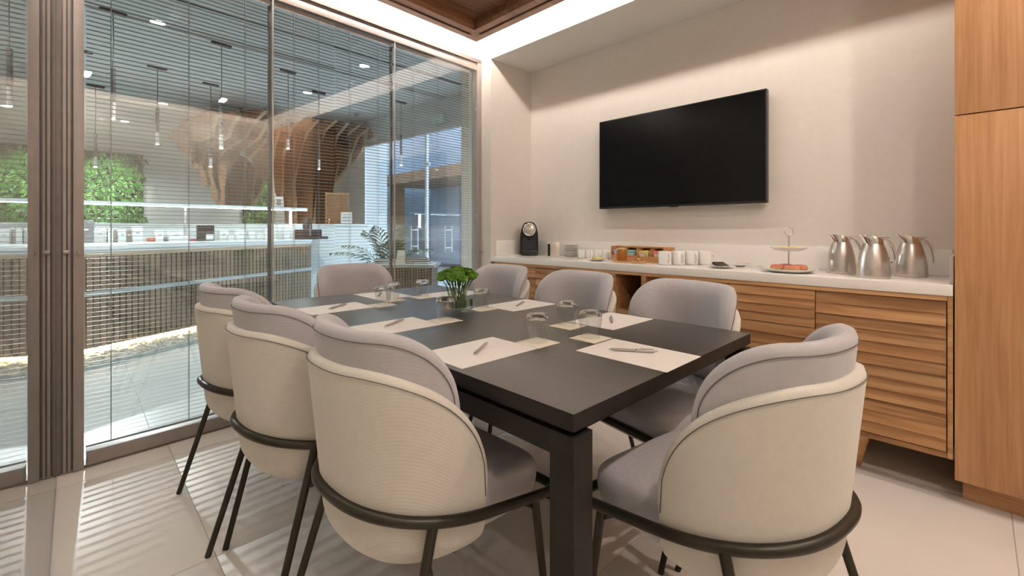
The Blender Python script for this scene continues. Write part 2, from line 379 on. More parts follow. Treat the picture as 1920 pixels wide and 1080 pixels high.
ring_bars('coffer_side', .135, .150, 2.70, 2.745, M['walnut'])
I_ = ring_poly(.14); ymax = I_[2][1]; y = I_[0][1]
while y < ymax:
    y2 = min(y+.185, ymax)
    box('plank', I_[0][0], I_[1][0], y+.001, y2-.001, 2.745, 2.76, M['walnut'], ce); y = y2
box('coffer_back', .03, 2.36, YB+.15, 2.75, 2.761, 2.775, M['walnutf'], ce)
A_, B_ = ring_poly(-.014), ring_poly(-.002)
for i in range(4):
    j = (i+1) % 4
    prism('led_strip', [(*A_[i], 2.682), (*A_[j], 2.682), (*B_[j], 2.682), (*B_[i], 2.682)], (0, 0, .018), M['led'], ce)

# ------------------------------------------------------------------ glazed wall (window_1): frame, panes, lock knobs
win = empty('window_1', kind='structure'); tag(win, 'floor-to-ceiling glazed wall in a slim taupe metal frame'); win.matrix_world = GM
def gbox(name, u0, u1, v0, v1, z0, z1, m, bev=.0, par=None):
    return box(name, u0, u1, v0, v1, z0, z1, m, par or win, bev)
UR = 2.50
gbox('bottom_rail', .030, UR, .008, .070, .012, .072, M['bronze'], .002)
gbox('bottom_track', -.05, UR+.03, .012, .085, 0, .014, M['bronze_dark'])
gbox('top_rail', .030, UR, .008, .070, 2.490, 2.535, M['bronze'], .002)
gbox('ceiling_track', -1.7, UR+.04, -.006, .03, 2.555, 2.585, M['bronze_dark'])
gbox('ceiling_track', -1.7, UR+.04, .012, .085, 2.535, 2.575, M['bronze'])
gbox('stile', -.017, .019, -.004, .075, 0.004, 2.56, M['bronze'], .002)
gbox('stile', UR, UR+.045, -.004, .075, 0.004, 2.56, M['bronze'], .002)
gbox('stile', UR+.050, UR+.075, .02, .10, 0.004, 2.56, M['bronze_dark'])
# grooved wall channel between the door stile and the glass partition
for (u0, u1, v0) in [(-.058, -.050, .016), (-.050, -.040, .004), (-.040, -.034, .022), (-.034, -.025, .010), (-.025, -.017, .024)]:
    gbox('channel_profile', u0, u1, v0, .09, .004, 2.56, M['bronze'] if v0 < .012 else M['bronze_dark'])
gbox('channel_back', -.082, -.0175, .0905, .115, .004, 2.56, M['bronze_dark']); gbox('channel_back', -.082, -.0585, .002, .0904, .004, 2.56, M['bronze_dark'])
UJ = [.019, .842, 1.682, UR]
for i in range(3):
    gbox('pane', UJ[i]+.003, UJ[i+1]-.003, .012, .018, .075, 2.488, M['glass'])
    gbox('pane', UJ[i]+.003, UJ[i+1]-.003, .060, .066, .075, 2.488, M['glass'])
for u in UJ[1:3]:
    gbox('pane_joint', u-.0035, u+.0035, .0105, .0195, .073, 2.49, M['rail'])
    gbox('pane_joint', u-.012, u+.006, .052, .068, .073, 2.49, M['jointd'])
def knob(u, z, r=.0085, l=.03):
    k = tube('lock_knob', [(u, -.004, z), (u, -.004-l*.25, z), (u, -.004-l*.3, z), (u, -.004-l, z)], [r*.7, r*.7, r, r], M['bronze'], win, 16)
    return k
knob(.002, 1.006); knob(UR+.022, .918); 
tube('lock_spindle', [(-.049, .000, 1.006), (-.030, .000, 1.006)], .010, M['bronze'], win, 14)
# reveal at the corner
w = box('trim_2', UR+.075, UR+.11, .0, .12, 0, 2.575, M['paint']); w.matrix_world = GM; tag(w, 'cream plaster strip beside the glazed wall', kind='structure')

# glass partition running towards the camera
par = empty('window_2', (0, 0, 0), kind='structure'); tag(par, 'frameless glass partition set at right angles to the glazed wall')
box('pane', -.066, -.058, YB+.02, 2.862, .012, 2.60, M['partglass'], par)
box('floor_channel', -.0665, -.0560, YB+.02, 2.86, .0005, .0115, M['rail'], par)
box('gasket', -.0684, -.0668, YB+.02, 2.86, .0005, .0115, M['black_gap'], par)
box('head_channel', -.080, -.044, YB+.02, 2.86, 2.60, 2.63, M['bronze'], par)
w = box('wall_front', -1.6, -.075, -.0, .10, 0, 2.57, M['paint']); w.matrix_world = GM; tag(w, 'plain wall panel beyond the glass partition', kind='structure')

# ------------------------------------------------------------------ venetian blinds between the panes
def blind(u0, u1, z0, z1, cords, label, dz):
    e = empty('venetian_blind', label=label, cat='blind', group='venetian blinds inside the glazed wall'); e.matrix_world = GM @ Matrix.Translation((0, .041, 0))
    box('head_rail', u0, u1, -.012, .012, z1, z1+.026, M['rail'], e)
    box('bottom_bar', u0, u1, -.008, .008, z0-.012, z0-.003, M['slat'], e)
    bm = bmesh.new(); n = 5; wd = .0128; rows = []
    for k in range(n):
        t = k/(n-1)-.5; yy = t*wd; zz = -t*wd*.13 + .0011*(1-4*t*t)
        rows.append([bm.verts.new((u0+.002, yy, zz)), bm.verts.new((u1-.002, yy, zz)), bm.verts.new((u1-.002, yy, zz-.0004)), bm.verts.new((u0+.002, yy, zz-.0004))])
    for a, b in zip(rows[:-1], rows[1:]):
        for q in range(4): bm.faces.new((a[q], a[(q+1) % 4], b[(q+1) % 4], b[q]))
    bm.faces.new(rows[0]); bm.faces.new(rows[-1][::-1])
    s = finish(bm, 'slat', M['slat'], e, loc=(0, 0, z0+dz)); me = s.data
    z = z0+dz+.0212
    while z < z1-.006:
        link('slat', me, e, (0, 0, z)); z += .0212
    for c in cords:
        tube('ladder_cord', [(c, -.0095, z0-.003), (c, -.0095, z1)], .0012, M['cord'], e, 5)
        tube('ladder_cord', [(c, .0095, z0-.003), (c, .0095, z1)], .0012, M['cord'], e, 5)
blind(.028, .832, .098, 2.455, (.117, .43, .70), 'aluminium venetian blind in the pane beside the mullion with the knobs', .004)
blind(.852, 1.238, .098, 2.455, (.975, 1.13), 'narrow aluminium venetian blind right of the first pane joint, before the plywood sculpture', .004)
blind(1.242, 1.672, .098, 2.455, (1.345, 1.56), 'aluminium venetian blind left of the second pane joint, behind the far chair', .011)
blind(1.692, 2.44, .098, 2.455, (1.865, 2.10, 2.36), 'aluminium venetian blind in the pane next to the cream pier', .004)

# ------------------------------------------------------------------ lobby shell
LZ = 2.9
lf = box('floor', -6, 12, 2.99, 12.5, -.08, -.006, M['grout']); tag(lf, 'pale tiled floor of the lobby beyond the glass', kind='structure')
for i in range(9):
    for j in range(8):
        box('floor_tile', -4.2+i*.9+.0015, -4.2+(i+1)*.9-.0015, 2.991+j*1.15+.0015, 2.991+(j+1)*1.15-.0015, -.02, -.002, M['ltile'], lf)
w = box('floor', 3.9, 12, 2.99, 14, -.09, -.003, M['ltile']); tag(w, 'bright paved floor outside the lobby doors', kind='structure')
lc = box('ceiling', -6, 3.7, 2.99, 12.3, LZ, LZ+.1, M['lceil']); tag(lc, 'grey lobby ceiling with two dark linear slots', kind='structure')
def ceil_line(name, x0, y0, x1, y1, wd, m, dz=.004):
    a = Vector((x0, y0, 0)); b = Vector((x1, y1, 0)); t = (b-a).normalized(); n = Vector((-t.y, t.x, 0))*wd/2
    return prism(name, [a-n+Vector((0, 0, LZ-dz)), b-n+Vector((0, 0, LZ-dz)), b+n+Vector((0, 0, LZ-dz)), a+n+Vector((0, 0, LZ-dz))], (0, 0, dz-.0005), m, lc)
ceil_line('linear_slot', -2, 4.24, 3.65, 4.44, .035, M['black_gap'])
ceil_line('curtain_track', -2, 4.78, 3.65, 5.02, .02, M['bronze_dark'])
ceil_line('curtain_track', -2, 4.86, 3.65, 5.10, .02, M['bronze_dark'])
w = box('wall_far', -6, 3.9, 12.1, 12.25, 0, 3.0, M['lwall']); tag(w, 'white back wall of the lobby', kind='structure')
w = box('wall_left', -4.3, -4.2, 2.9, 12.1, 0, 3.0, M['lwall']); tag(w, 'left wall of the lobby', kind='structure')
w = box('wall_front', -6, -1.7, 2.8, 2.95, 0, 3.0, M['lwall']); tag(w, 'lobby wall beside the meeting room', kind='structure')
w = box('wall_far', 3.53, 3.9, 7.14, 7.26, 0, 3.0, M['lwall']); tag(w, 'return of the lobby wall beside the entrance', kind='structure')
w = box('wall_right', 3.78, 3.9, 7.27, 12.1, 0, 3.0, M['lwall']); tag(w, 'lobby side wall behind the timber sculpture', kind='structure')
w = box('wall_right', 3.05, 3.9, 3.12, 3.3, 0, 3.0, M['lwall']); tag(w, 'short lobby wall next to the pier', kind='structure')

# glazed lobby entrance on the right
ent = empty('window_3', kind='structure'); tag(ent, 'glazed lobby entrance with two glass doors')
E0 = Vector((3.47, 7.1, 0)); E1 = Vector((3.80, 3.3, 0)); ED = (E1-E0); EL = ED.length; ED = ED.normalized()
ent.matrix_world = Matrix.Translation(E0) @ Matrix.Rotation(math.atan2(ED.y, ED.x), 4, 'Z')
box('head_rail', 0, EL, -.03, .03, 2.47, 2.54, M['rail'], ent)
box('upper_panel', 0, EL, -.02, .02, 2.54, 3.0, M['lceil'], ent)
for s in (.0, 1.62, 2.42, EL-.04):
    box('mullion', s, s+.035, -.02, .02, 0, 2.47, M['rail'], ent)
for a, b in ((.035, 1.62), (1.655, 2.42), (2.455, EL-.04)):
    box('pane', a+.002, b-.002, -.005, .005, .01, 2.468, M['glass'], ent)
def handle(s):
    tube('door_handle', [(s, .06, .80), (s, .06, 1.16)], .011, M['rail'], ent, 10)
    tube('door_handle', [(s, -.06, .80), (s, -.06, 1.16)], .011, M['rail'], ent, 10)
    for z in (.86, 1.10):
        tube('handle_bracket', [(s, -.06, z), (s, .06, z)], .007, M['rail'], ent, 8)
handle(1.35); handle(2.10)
box('patch_fitting', 1.60, 1.70, -.015, .015, 2.02, 2.06, M['rail'], ent)
# outside, seen through the entrance
w = box('wall_right', 8.4, 8.6, 3.0, 14, 0, 5.0, M['extwall']); tag(w, 'blue-grey stone facade outside the entrance', kind='structure')
w = box('wall_far', 3.62, 8.4, 12.4, 12.6, 0, 5.0, M['extwall']); tag(w, 'blue-grey end wall outside the entrance', kind='structure')
pt = empty('timber_portal', (7.2, 9.6, 0), 0, 'wide brown timber door portal seen through the glass entrance', 'portal')
box('lintel', -.9, 1.15, -2.6, 2.3, 2.35, 2.62, M['ply'], pt); box('jamb', -.6, -.3, 2.0, 2.3, 0, 2.35, M['ply'], pt)
for k in range(3): box('door_leaf', .55, .60, -2.4+k*1.45, -2.4+k*1.45+1.42, .12, 2.34, M['extwall'], pt, .004)
stp = box('stone_step', 5.4, 6.2, 5.0, 11.5, 0, .14, M['ltop']); tag(stp, 'long white stone step in front of the outer facade', 'step')

# ================================================================== FURNITURE
# ---------------------------------------------------------------- conference table
t = empty('conference_table', (.696, .545, 0), 0, 'long dark-stained conference table with square corner legs, set for eight', 'table')
TL, TW = 1.90, .985
tt = box('tabletop', 0, TW, 0, TL, .714, .75, M['wenge'], t, .0015); tt.data.materials.append(M['wenge_shade'])   # side faces take the matt copy with shade painted in
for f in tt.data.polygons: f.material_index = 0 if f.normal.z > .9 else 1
for x in (0, TW-.062):
    for yy in (0, TL-.062): box('leg', x, x+.062, yy, yy+.062, 0, .702, M['wenge_shade'], t, .0012)
for x in (.004, TW-.034): box('apron', x, x+.030, .063, TL-.063, .652, .700, M['wenge_shade'], t)
for yy in (.03, TL-.06): box('apron', .07, TW-.07, yy, yy+.03, .690, .7135, M['wenge_shade'], t)
box('spacer', .02, TW-.02, .02, TL-.02, .7005, .7138, M['black_gap'], t)

# ---------------------------------------------------------------- chairs
CW, CA, CN = .255, .277, 2.33; ZR, TILT, LEAN = .455, -.1925, .0975
def horseshoe(smax, N):
    pts = []
    for i in range(201):
        th = math.pi/2*i/200
        pts.append((-CA*abs(math.cos(th))**(2/CN), CW*abs(math.sin(th))**(2/CN)))
    for i in range(1, 80): pts.append((i*.008, CW))
    s = [0.0]
    for a, b in zip(pts[:-1], pts[1:]): s.append(s[-1]+math.hypot(b[0]-a[0], b[1]-a[1]))
    def at(q):
        q = min(q, s[-1]-1e-6)
        for i in range(len(s)-1):
            if s[i+1] >= q:
                k = (q-s[i])/max(1e-9, s[i+1]-s[i]); a, b = pts[i], pts[i+1]
                d = Vector((b[0]-a[0], b[1]-a[1])).normalized()
                return Vector((a[0]+(b[0]-a[0])*k, a[1]+(b[1]-a[1])*k)), d
    out = []
    for i in range(-N, N+1):
        p, d = at(abs(i)/N*smax); n = Vector((-d.y, d.x)); n = n.normalized()
        # smooth the normals a little at the very back
        if i < 0: p = Vector((p.x, -p.y)); n = Vector((n.x, -n.y))
        if i == 0: n = Vector((-1, 0))
        out.append((i/N*smax, p, n))
    return out
def ztop(s, Z, E, r):
    k = min(1, max(0, (abs(s)-(E-r))/r)); return Z-r*(1-math.sqrt(max(0, 1-k*k)))
def wrap(name, Z, E, r, inset, zb, thick, m, parent, rows, under=.0, N=26, rb=.04):
    """upholstered panel wrapped round the horseshoe: closed solid with a rounded rim"""
    hs = horseshoe(E, N); bm = bmesh.new(); grid_o, grid_i = [], []
    for (s, p, n) in hs:
        # denser at ends: remap s so that the corner is well sampled
        zt = ztop(s*.9995, Z, E, r); k = min(1, max(0, (abs(s)-(E-rb))/rb)); zl = zb + rb*(1-math.sqrt(max(0, 1-k*k)))
        co, ci = [], []
        for q in range(rows+1):
            f = q/rows; z = zl+(zt-zl)*f
            o = -inset+LEAN*(z-ZR)
            du = max(0, 1-(z-zb)/.07) if under else 0
            o -= under*du*du
            ke = min(1, max(0, (abs(s)-(E-.10))/.10)); kt = min(1, max(0, (z-(zt-.06))/.06)) if not under else 0
            P = p+n*o; Pi = p+n*(o-thick*(1.0 if under else (.22+.78*math.sqrt(1-ke*ke))*(1-.45*kt**2.5)))
            co.append(bm.verts.new((P.x, P.y, z+TILT*.0))); ci.append(bm.verts.new((Pi.x, Pi.y, z)))
        grid_o.append(co); grid_i.append(ci)
    n = len(hs)
    for i in range(n-1):
        for q in range(rows):
            bm.faces.new((grid_o[i][q], grid_o[i+1][q], grid_o[i+1][q+1], grid_o[i][q+1]))
            bm.faces.new((grid_i[i][q], grid_i[i][q+1], grid_i[i+1][q+1], grid_i[i+1][q]))
        bm.faces.new((grid_o[i][rows], grid_o[i+1][rows], grid_i[i+1][rows], grid_i[i][rows]))
        bm.faces.new((grid_o[i][0], grid_i[i][0], grid_i[i+1][0], grid_o[i+1][0]))
    for i in (0, n-1):
        for q in range(rows): bm.faces.new((grid_o[i][q], grid_o[i][q+1], grid_i[i][q+1], grid_i[i][q]))
    ob = finish(bm, name, m, parent, smooth=True)
    md = ob.modifiers.new('s', 'SUBSURF'); md.levels = 1; md.render_levels = 1
    return baked(ob), hs
def seam(name, Z, E, r, inset, drop, parent, N=40, hs=None):
    pts = []
    for (s, p, n) in horseshoe(E-.012, N):
        z = ztop(s, Z-drop, E-.012, r-.012); o = -inset+LEAN*(z-ZR)+.0012; P = p+n*o; pts.append((P.x, P.y, z))
    return tube(name, pts, .0011, M['thread'], parent, 5)
def make_chair():
    c = empty('tub_chair')
    wrap('outer_shell', .816, .4246, .319, .012, .350, .034, M['cream'], c, 14, under=.05)
    tag(c.children[-1], 'cream woven outer shell')
    seam('stitching', .816, .4246, .319, .012, .016, c)
    wrap('back_pad', .893, .345, .190, .034, .50, .062, M['lilac'], c, 12)
    seam('stitching', .893, .345, .190, .034, .024, c)
    # seat cushion
    bm = bmesh.new(); NS = 64; prof = [(.0, .445, .02), (.60, .509, .0), (.90, .504, .0), (.975, .492, .0), (1.0, .465, 0), (.985, .425, 0), (.90, .385, 0), (.80, .372, 0)]
    rings = []
    for (k, z, _) in prof:
        if k == 0: continue
        rg = []
        for i in range(NS):
            a = 2*math.pi*i/NS; ca, sa = math.cos(a), math.sin(a); e = 2/7.0 if ca > 0 else 2/2.4
            x = (abs(ca)**e*.243 if ca > 0 else -abs(ca)**e*.200); yv = math.copysign(abs(sa)**e, sa)*.226*(1-.05*max(0, ca))
            zz = z+TILT*.35*x
            rg.append(bm.verts.new((x*k, yv*k, zz)))
        rings.append(rg)
    for A, B in zip(rings[:-1], rings[1:]):
        for i in range(NS): bm.faces.new((A[i], A[(i+1) % NS], B[(i+1) % NS], B[i]))
    top = bm.verts.new((.006, 0, .513)); bot = bm.verts.new((.006, 0, .37))
    for i in range(NS):
        bm.faces.new((top, rings[0][(i+1) % NS], rings[0][i])); bm.faces.new((bot, rings[-1][i], rings[-1][(i+1) % NS]))
    so = finish(bm, 'seat', M['lilac'], c, smooth=True); md = so.modifiers.new('s', 'SUBSURF'); md.levels = 1; md.render_levels = 1; baked(so)
    # tube ring
    pts = []
    xe = .200; front = []
    for (s, p, n) in horseshoe(.60, 60):
        if p.x <= xe: pts.append((p.x, p.y))
    for k in range(1, 8):
        a = math.pi/2*k/8; pts.append((xe+.045*math.sin(a), CW-.045+.045*math.cos(a)))
    pts += [(xe+.045, CW-.05-i*(2*CW-.1)/8) for i in range(0, 9)]
    for k in range(1, 8):
        a = math.pi/2*k/8; pts.append((xe+.045*math.cos(a), -(CW-.045+.045*math.sin(a))))
    rg = tube('frame_ring', [(x, yv, ZR+TILT*x) for x, yv in pts], .0125, M['tubem'], c, 12, closed=True)
    for sy in (1, -1):
        tube('leg', [(-.15, .228*sy, .483), (-.295, .262*sy, 0)], [.0115, .0095], M['tubem'], c, 10)
        tube('leg', [(.150, .250*sy, .426), (.252, .212*sy, 0)], [.0115, .0095], M['tubem'], c, 10)
    tube('cross_bar', [(-.16, .225, .375), (-.05, .0, .355), (-.16, -.225, .375)], .010, M['tubem'], c, 8)
    tube('cross_bar', [(.15, .245, .40), (.13, 0, .362), (.15, -.245, .40)], .010, M['tubem'], c, 8)
    return c
proto = make_chair()
CH = [(.693, 1.038, .027, 'tub chair at the near end of the window-side row, showing its full cream back'),
      (.635, 1.572, .067, 'middle tub chair of the window-side row, seen from behind'),
      (.637, 2.108, .118, 'tub chair at the far end of the window-side row, closest to the blinds'),
      (1.249, 2.54, -1.548, 'tub chair facing us from the far head of the table, backed by the blinds'),
      (1.645, .87, 2.95, 'tub chair in front of the ribbed drawers, nearest of the sideboard row'),
      (1.671, 1.427, 3.072, 'middle tub chair of the sideboard row, in front of the open shelf'),
      (1.672, 2.003, 3.088, 'tub chair at the far end of the sideboard row, beside the green flowers'),
      (1.162, .460, 1.42, 'cream-backed tub chair at the near head of the table, before the oak cabinet')]
for i, (x, y, a, lab) in enumerate(CH):
    c = proto if i == 0 else copy_tree(proto)
    c.location = (x, y, 0); c.rotation_euler = (0, 0, a); tag(c, lab, 'chair', 'tub chairs round the conference table')

# ---------------------------------------------------------------- papers, pens, coasters, tumblers
ZT = .7502
sheets = [(.858, 1.023, 0, 'nearest sheet on the window side', (.816, .994), (.918, 1.060)),
          (.850, 1.507, 0, 'middle sheet on the window side', (.811, 1.504), (.925, 1.567)),
          (.854, 2.036, 0, 'farthest sheet on the window side', (.819, 2.016), (.919, 2.077)),
          (1.205, 2.255, 90, 'sheet at the far head of the table, behind two tumblers', (1.15, 2.20), (1.22, 2.30)),
          (1.519, 1.003, 0, 'nearest sheet on the sideboard side', (1.566, 1.035), (1.462, .963)),
          (1.519, 1.511, 0, 'middle sheet on the sideboard side', (1.469, 1.482), (1.566, 1.535)),
          (1.512, 2.03, 0, 'farthest sheet on the sideboard side, behind the flowers', (1.47, 2.0), (1.56, 2.05)),
          (1.168, .684, 90, 'sheet at the near head of the table', (1.135, .755), (1.207, .646))]
pen_proto = None
def make_pen():
    p = empty('pen')
    tube('barrel', [(-.062, 0, .0048), (-.058, 0, .0048), (-.01, 0, .0048), (.045, 0, .0048), (.056, 0, .0048)], [.0030, .0042, .0047, .0044, .0036], M['pen'], p, 12)
    tube('tip', [(.056, 0, .0048), (.068, 0, .0042)], [.0034, .0008], M['chrome'], p, 10)
    tube('button', [(-.062, 0, .0048), (-.070, 0, .0048)], [.0020, .0020], M['chrome'], p, 8)
    tube('clip', [(-.060, 0, .0098), (-.045, 0, .0108), (-.022, 0, .0100)], .0011, M['chrome'], p, 6)
    tube('band', [(-.012, 0, .0048), (-.009, 0, .0048)], .0050, M['chrome'], p, 12)
    return p
for i, (x, y, a, d, p0, p1) in enumerate(sheets):
    s = box('paper_sheet', -.143, .143, -.102, .102, 0, .0012, M['paper']); s.location = (x, y, ZT); s.rotation_euler = (0, 0, math.radians(a))
    tag(s, 'blank white paper, ' + d, 'paper', 'white sheets laid at the eight places')
    pn = make_pen() if pen_proto is None else copy_tree(pen_proto)
    pen_proto = pen_proto or pn
    pn.location = ((p0[0]+p1[0])/2, (p0[1]+p1[1])/2, ZT+.0013); pn.rotation_euler = (0, 0, math.atan2(p0[1]-p1[1], p0[0]-p1[0])+(math.pi if i in (4,) else 0))
    tag(pn, 'grey ballpoint pen on the ' + d, 'pen', 'pens on the paper sheets')
coast = [(1.053, .969, 'beside the nearest sheet on the window side'), (1.047, 1.458, 'next to the flower vase on the window side'), (1.050, 1.967, 'beside the farthest sheet on the window side'),
         (1.157, 2.067, 'in front of the far head sheet'), (1.315, 1.058, 'beside the nearest sheet on the sideboard side'), (1.318, 1.555, 'right behind the flower vase'),
         (1.322, 2.044, 'beyond the flower vase, beside the farthest sideboard-side sheet'), (1.222, .886, 'in front of the near head sheet')]
gl_proto = None
def make_tumbler():
    g = empty('tumbler')
    # upside-down tumbler: rim on the coaster, thick base on top
    prof = [(.0290, 0), (.0300, 0), (.0325, .020), (.0365, .045), (.0388, .062), (.0388, .072), (.0360, .0815), (.0300, .0870), (.0255, .0890), (.0225, .0880), (0, .0872),
            ]
    inner = [(0, .0735), (.022, .0735), (.031, .071), (.0352, .064), (.0358, .058), (.0343, .045), (.0305, .020), (.0285, 0.0005), (.0290, 0)]
    lathe('glass_body', [(.0285, .0005), (.0290, 0), (.0300, .0005), (.0325, .020), (.0365, .045), (.0388, .062), (.0388, .072), (.0360, .0815), (.0300, .0870), (.0255, .0890), (.0225, .0880), (0, .0872)], M['clear'], g, 40)
    lathe('thick_base', [(0, .0745), (.022, .0745), (.031, .0735), (.036, .0725), (.0380, .0722), (.0372, .0765), (.0352, .0810), (.0296, .0864), (.0255, .0884), (.0225, .0874), (0, .0866)], M['tumbler'], g, 40)
    return g
for i, (x, y, d) in enumerate(coast):
    s = box('coaster', -.05, .05, -.05, .05, 0, .0016, M['card']); s.location = (x, y, ZT); tag(s, 'square ivory paper coaster under the tumbler ' + d, 'coaster', 'ivory coasters at the eight places')
    bm = bmesh.new(); add_tube(bm, [(.036*math.cos(k*math.pi/16), .036*math.sin(k*math.pi/16), .0016) for k in range(32)], .0006, 4, True); finish(bm, 'embossed_ring', M['card'], s)
    g = make_tumbler() if gl_proto is None else copy_tree(gl_proto)
    gl_proto = gl_proto or g
    g.location = (x+.008, y+.008, ZT+.0024); tag(g, 'upturned clear tumbler ' + d, 'glass', 'upturned tumblers on the coasters')

# ---------------------------------------------------------------- flower vase
v = empty('flower_vase', (1.205, 1.583, ZT), 0, 'square glass vase of green button chrysanthemums in the middle of the table', 'vase')
H_, S_, TK = .122, .052, .005
bm = bmesh.new()
def ringsq(s, z): return [bm.verts.new((a*s, b*s, z)) for a, b in ((-1, -1), (1, -1), (1, 1), (-1, 1))]
o0, o1, i1, i0 = ringsq(S_, 0), ringsq(S_, H_), ringsq(S_-TK, H_), ringsq(S_-TK, .012)
for A, B in ((o0, o1), (o1, i1), (i1, i0)):
    for k in range(4): bm.faces.new((A[k], A[(k+1) % 4], B[(k+1) % 4], B[k]))
bm.faces.new(o0[::-1]); bm.faces.new(i0)
finish(bm, 'vase_glass', M['partglass'], v)
box('water', -S_+TK+.0005, S_-TK-.0005, -S_+TK+.0005, S_-TK-.0005, .0125, .055, M['water'], v)
random.seed(11)
heads = []
for k in range(400):
    if len(heads) >= 38: break
    a = random.uniform(0, 2*math.pi); rr = math.sqrt(random.random())*.076
    x, y = rr*math.cos(a), rr*math.sin(a); z = .150+.026*(1-(rr/.078)**2)+random.uniform(-.006, .006)
    if all((x-q[0])**2+(y-q[1])**2 > .0205**2 for q in heads): heads.append((x, y, z))
bmh = bmesh.new()
def bloom_mesh():
    bm = bmesh.new()
    add_lathe(bm, [(0, .016), (.008, .0155), (.0125, .012), (.017, .010), (.0195, .004), (.016, -.003), (.008, -.008), (0, -.010)], 14)
    # petals
    for ringn, (rad, zz, L, n) in enumerate([(.0175, .004, .009, 14), (.0135, .011, .007, 11), (.008, .0155, .005, 7)]):
        for k in range(n):
            a = 2*math.pi*(k+.5*ringn)/n; c, s = math.cos(a), math.sin(a); t = (-s, c); wd = rad*math.pi/n*.9
            p = [Vector((c*rad*.7+t[0]*wd*.6, s*rad*.7+t[1]*wd*.6, zz)), Vector((c*rad*.7-t[0]*wd*.6, s*rad*.7-t[1]*wd*.6, zz)),
                 Vector((c*(rad+L*.6)-t[0]*wd, s*(rad+L*.6)-t[1]*wd, zz+.0035)), Vector((c*(rad+L), s*(rad+L), zz+.001)), Vector((c*(rad+L*.6)+t[0]*wd, s*(rad+L*.6)+t[1]*wd, zz+.0035))]
            bm.faces.new([bm.verts.new(q) for q in p])
    me = bpy.data.meshes.new('bloom'); bmesh.ops.recalc_face_normals(bm, faces=bm.faces[:]); bm.to_mesh(me); bm.free(); me.materials.append(M['bloom']); return me
bme = bloom_mesh()
for (x, y, z) in heads:
    b = link('bloom', bme, v, (x, y, z), (y*-7, x*7, random.uniform(0, 6))); s_ = random.uniform(.9, 1.15); b.scale = (s_, s_, s_)
    bx, by = x*.35+random.uniform(-.018, .018), y*.35+random.uniform(-.018, .018)
    tube('stem', [(bx, by, .016), (bx*.9+x*.1, by*.9+y*.1, .06), (x*.55+bx*.3, y*.55+by*.3, .11), (x, y, z-.006)], .0019, M['stem'], v, 6)
lme = None
bm = bmesh.new()
for k in range(16):
    a = random.uniform(0, 6.28); r0 = random.uniform(.012, .028); z0 = random.uniform(.05, .13)
    c, s = math.cos(a), math.sin(a); q = [(r0*c, r0*s, z0), (r0*c-s*.006+c*.01, r0*s+c*.006+s*.01, z0+.012), ((r0+.018)*c, (r0+.018)*s, z0+.022), (r0*c+s*.006+c*.01, r0*s-c*.006+s*.01, z0+.012)]
    bm.faces.new([bm.verts.new(p) for p in q])
lf_ = finish(bm, 'leaves', M['stem'], v); lf_['kind'] = 'stuff'

# ---------------------------------------------------------------- sideboard
sb = empty('sideboard', (XH, 0, 0), 0, 'long oak sideboard with ribbed doors and drawers built into the niche', 'sideboard')
Z0, Z1 = .175, .836
DEP = XW-XH-.012
YR, YL = .066, YN-.003
box('end_panel', .0, DEP, YR, YR+.016, Z0, Z1, M['oakh'], sb); box('end_panel', .0, DEP, YL-.045, YL, Z0, Z1, M['oakh'], sb)
box('top_rail', .0, DEP, YR+.017, YL-.046, .818, Z1, M['oakh'], sb)
box('bottom_rail', .0, DEP, YR+.017, YL-.046, Z0, .197, M['oakh'], sb)
box('back_panel', DEP-.012, DEP, YR+.017, YL-.046, .198, .817, M['oakh'], sb)
def louvred(name, y0, y1, z0, z1, n):
    d = box(name, .012, .030, y0, y1, z0, z1, M['oakh'], sb)
    h = (z1-z0)/n
    for k in range(n):
        a = z0+k*h
        prism('rib', [(.012, y0, a+.0006), (.0005, y0, a+.0006), (.0095, y0, a+h-.0006), (.012, y0, a+h-.0006)], (0, y1-y0, 0), M['oakh'], d)
    return d
louvred('door', YR+.020, .538, .200, .815, 12)
louvred('drawer', .542, .945, .636, .815, 4); louvred('drawer', .542, .945, .418, .633, 4); louvred('drawer', .542, .945, .200, .415, 4)
box('divider', .002, DEP-.013, .948, .966, .198, .817, M['oakh'], sb)
box('divider', .002, DEP-.013, 1.437, 1.467, .198, .817, M['oakh'], sb); box('divider', .002, DEP-.013, 1.655, 1.69, .198, .817, M['oakh'], sb)
box('shelf', .004, DEP-.013, 1.4685, 1.6535, .560, .585, M['oakh'], sb); box('shelf', .004, DEP-.013, .968, 1.4355, .50, .52, M['oakh'], sb)
for (a, b) in ((.735, .815), (.47, .732), (.20, .467)):
    louvred('drawer', 1.693, 2.372, a, b, 2 if b > .8 else 5); louvred('drawer', 2.376, YL-.048, a, b, 2 if b > .8 else 5)
for yy in (.36, 1.0, 1.75, 2.5):
    tube('leg', [(.045, yy, Z0), (.085, yy+.03, 0)], [.024, .014], M['oakh'], sb, 10)
    tube('leg', [(DEP-.05, yy, Z0), (DEP-.09, yy+.03, 0)], [.024, .014], M['oakh'], sb, 10)
ct = empty('countertop', (0, 0, 0), 0, 'white stone worktop with upstand running along the niche', 'worktop')
box('slab', XH-.004, XW-.001, YR, YN-.001, .838, .883, M['stone'], ct, .0015)
box('upstand', XW-.020, XW-.001, YR+.014, YN-.018, .8835, 1.012, M['stone'], ct, .001)
box('side_upstand', XH+.05, XW-.021, YN-.016, YN-.001, .8835, 1.012, M['stone'], ct, .001)
box('side_upstand', XH+.06, XW-.021, YR, YR+.012, .8835, .998, M['stone'], ct, .001)

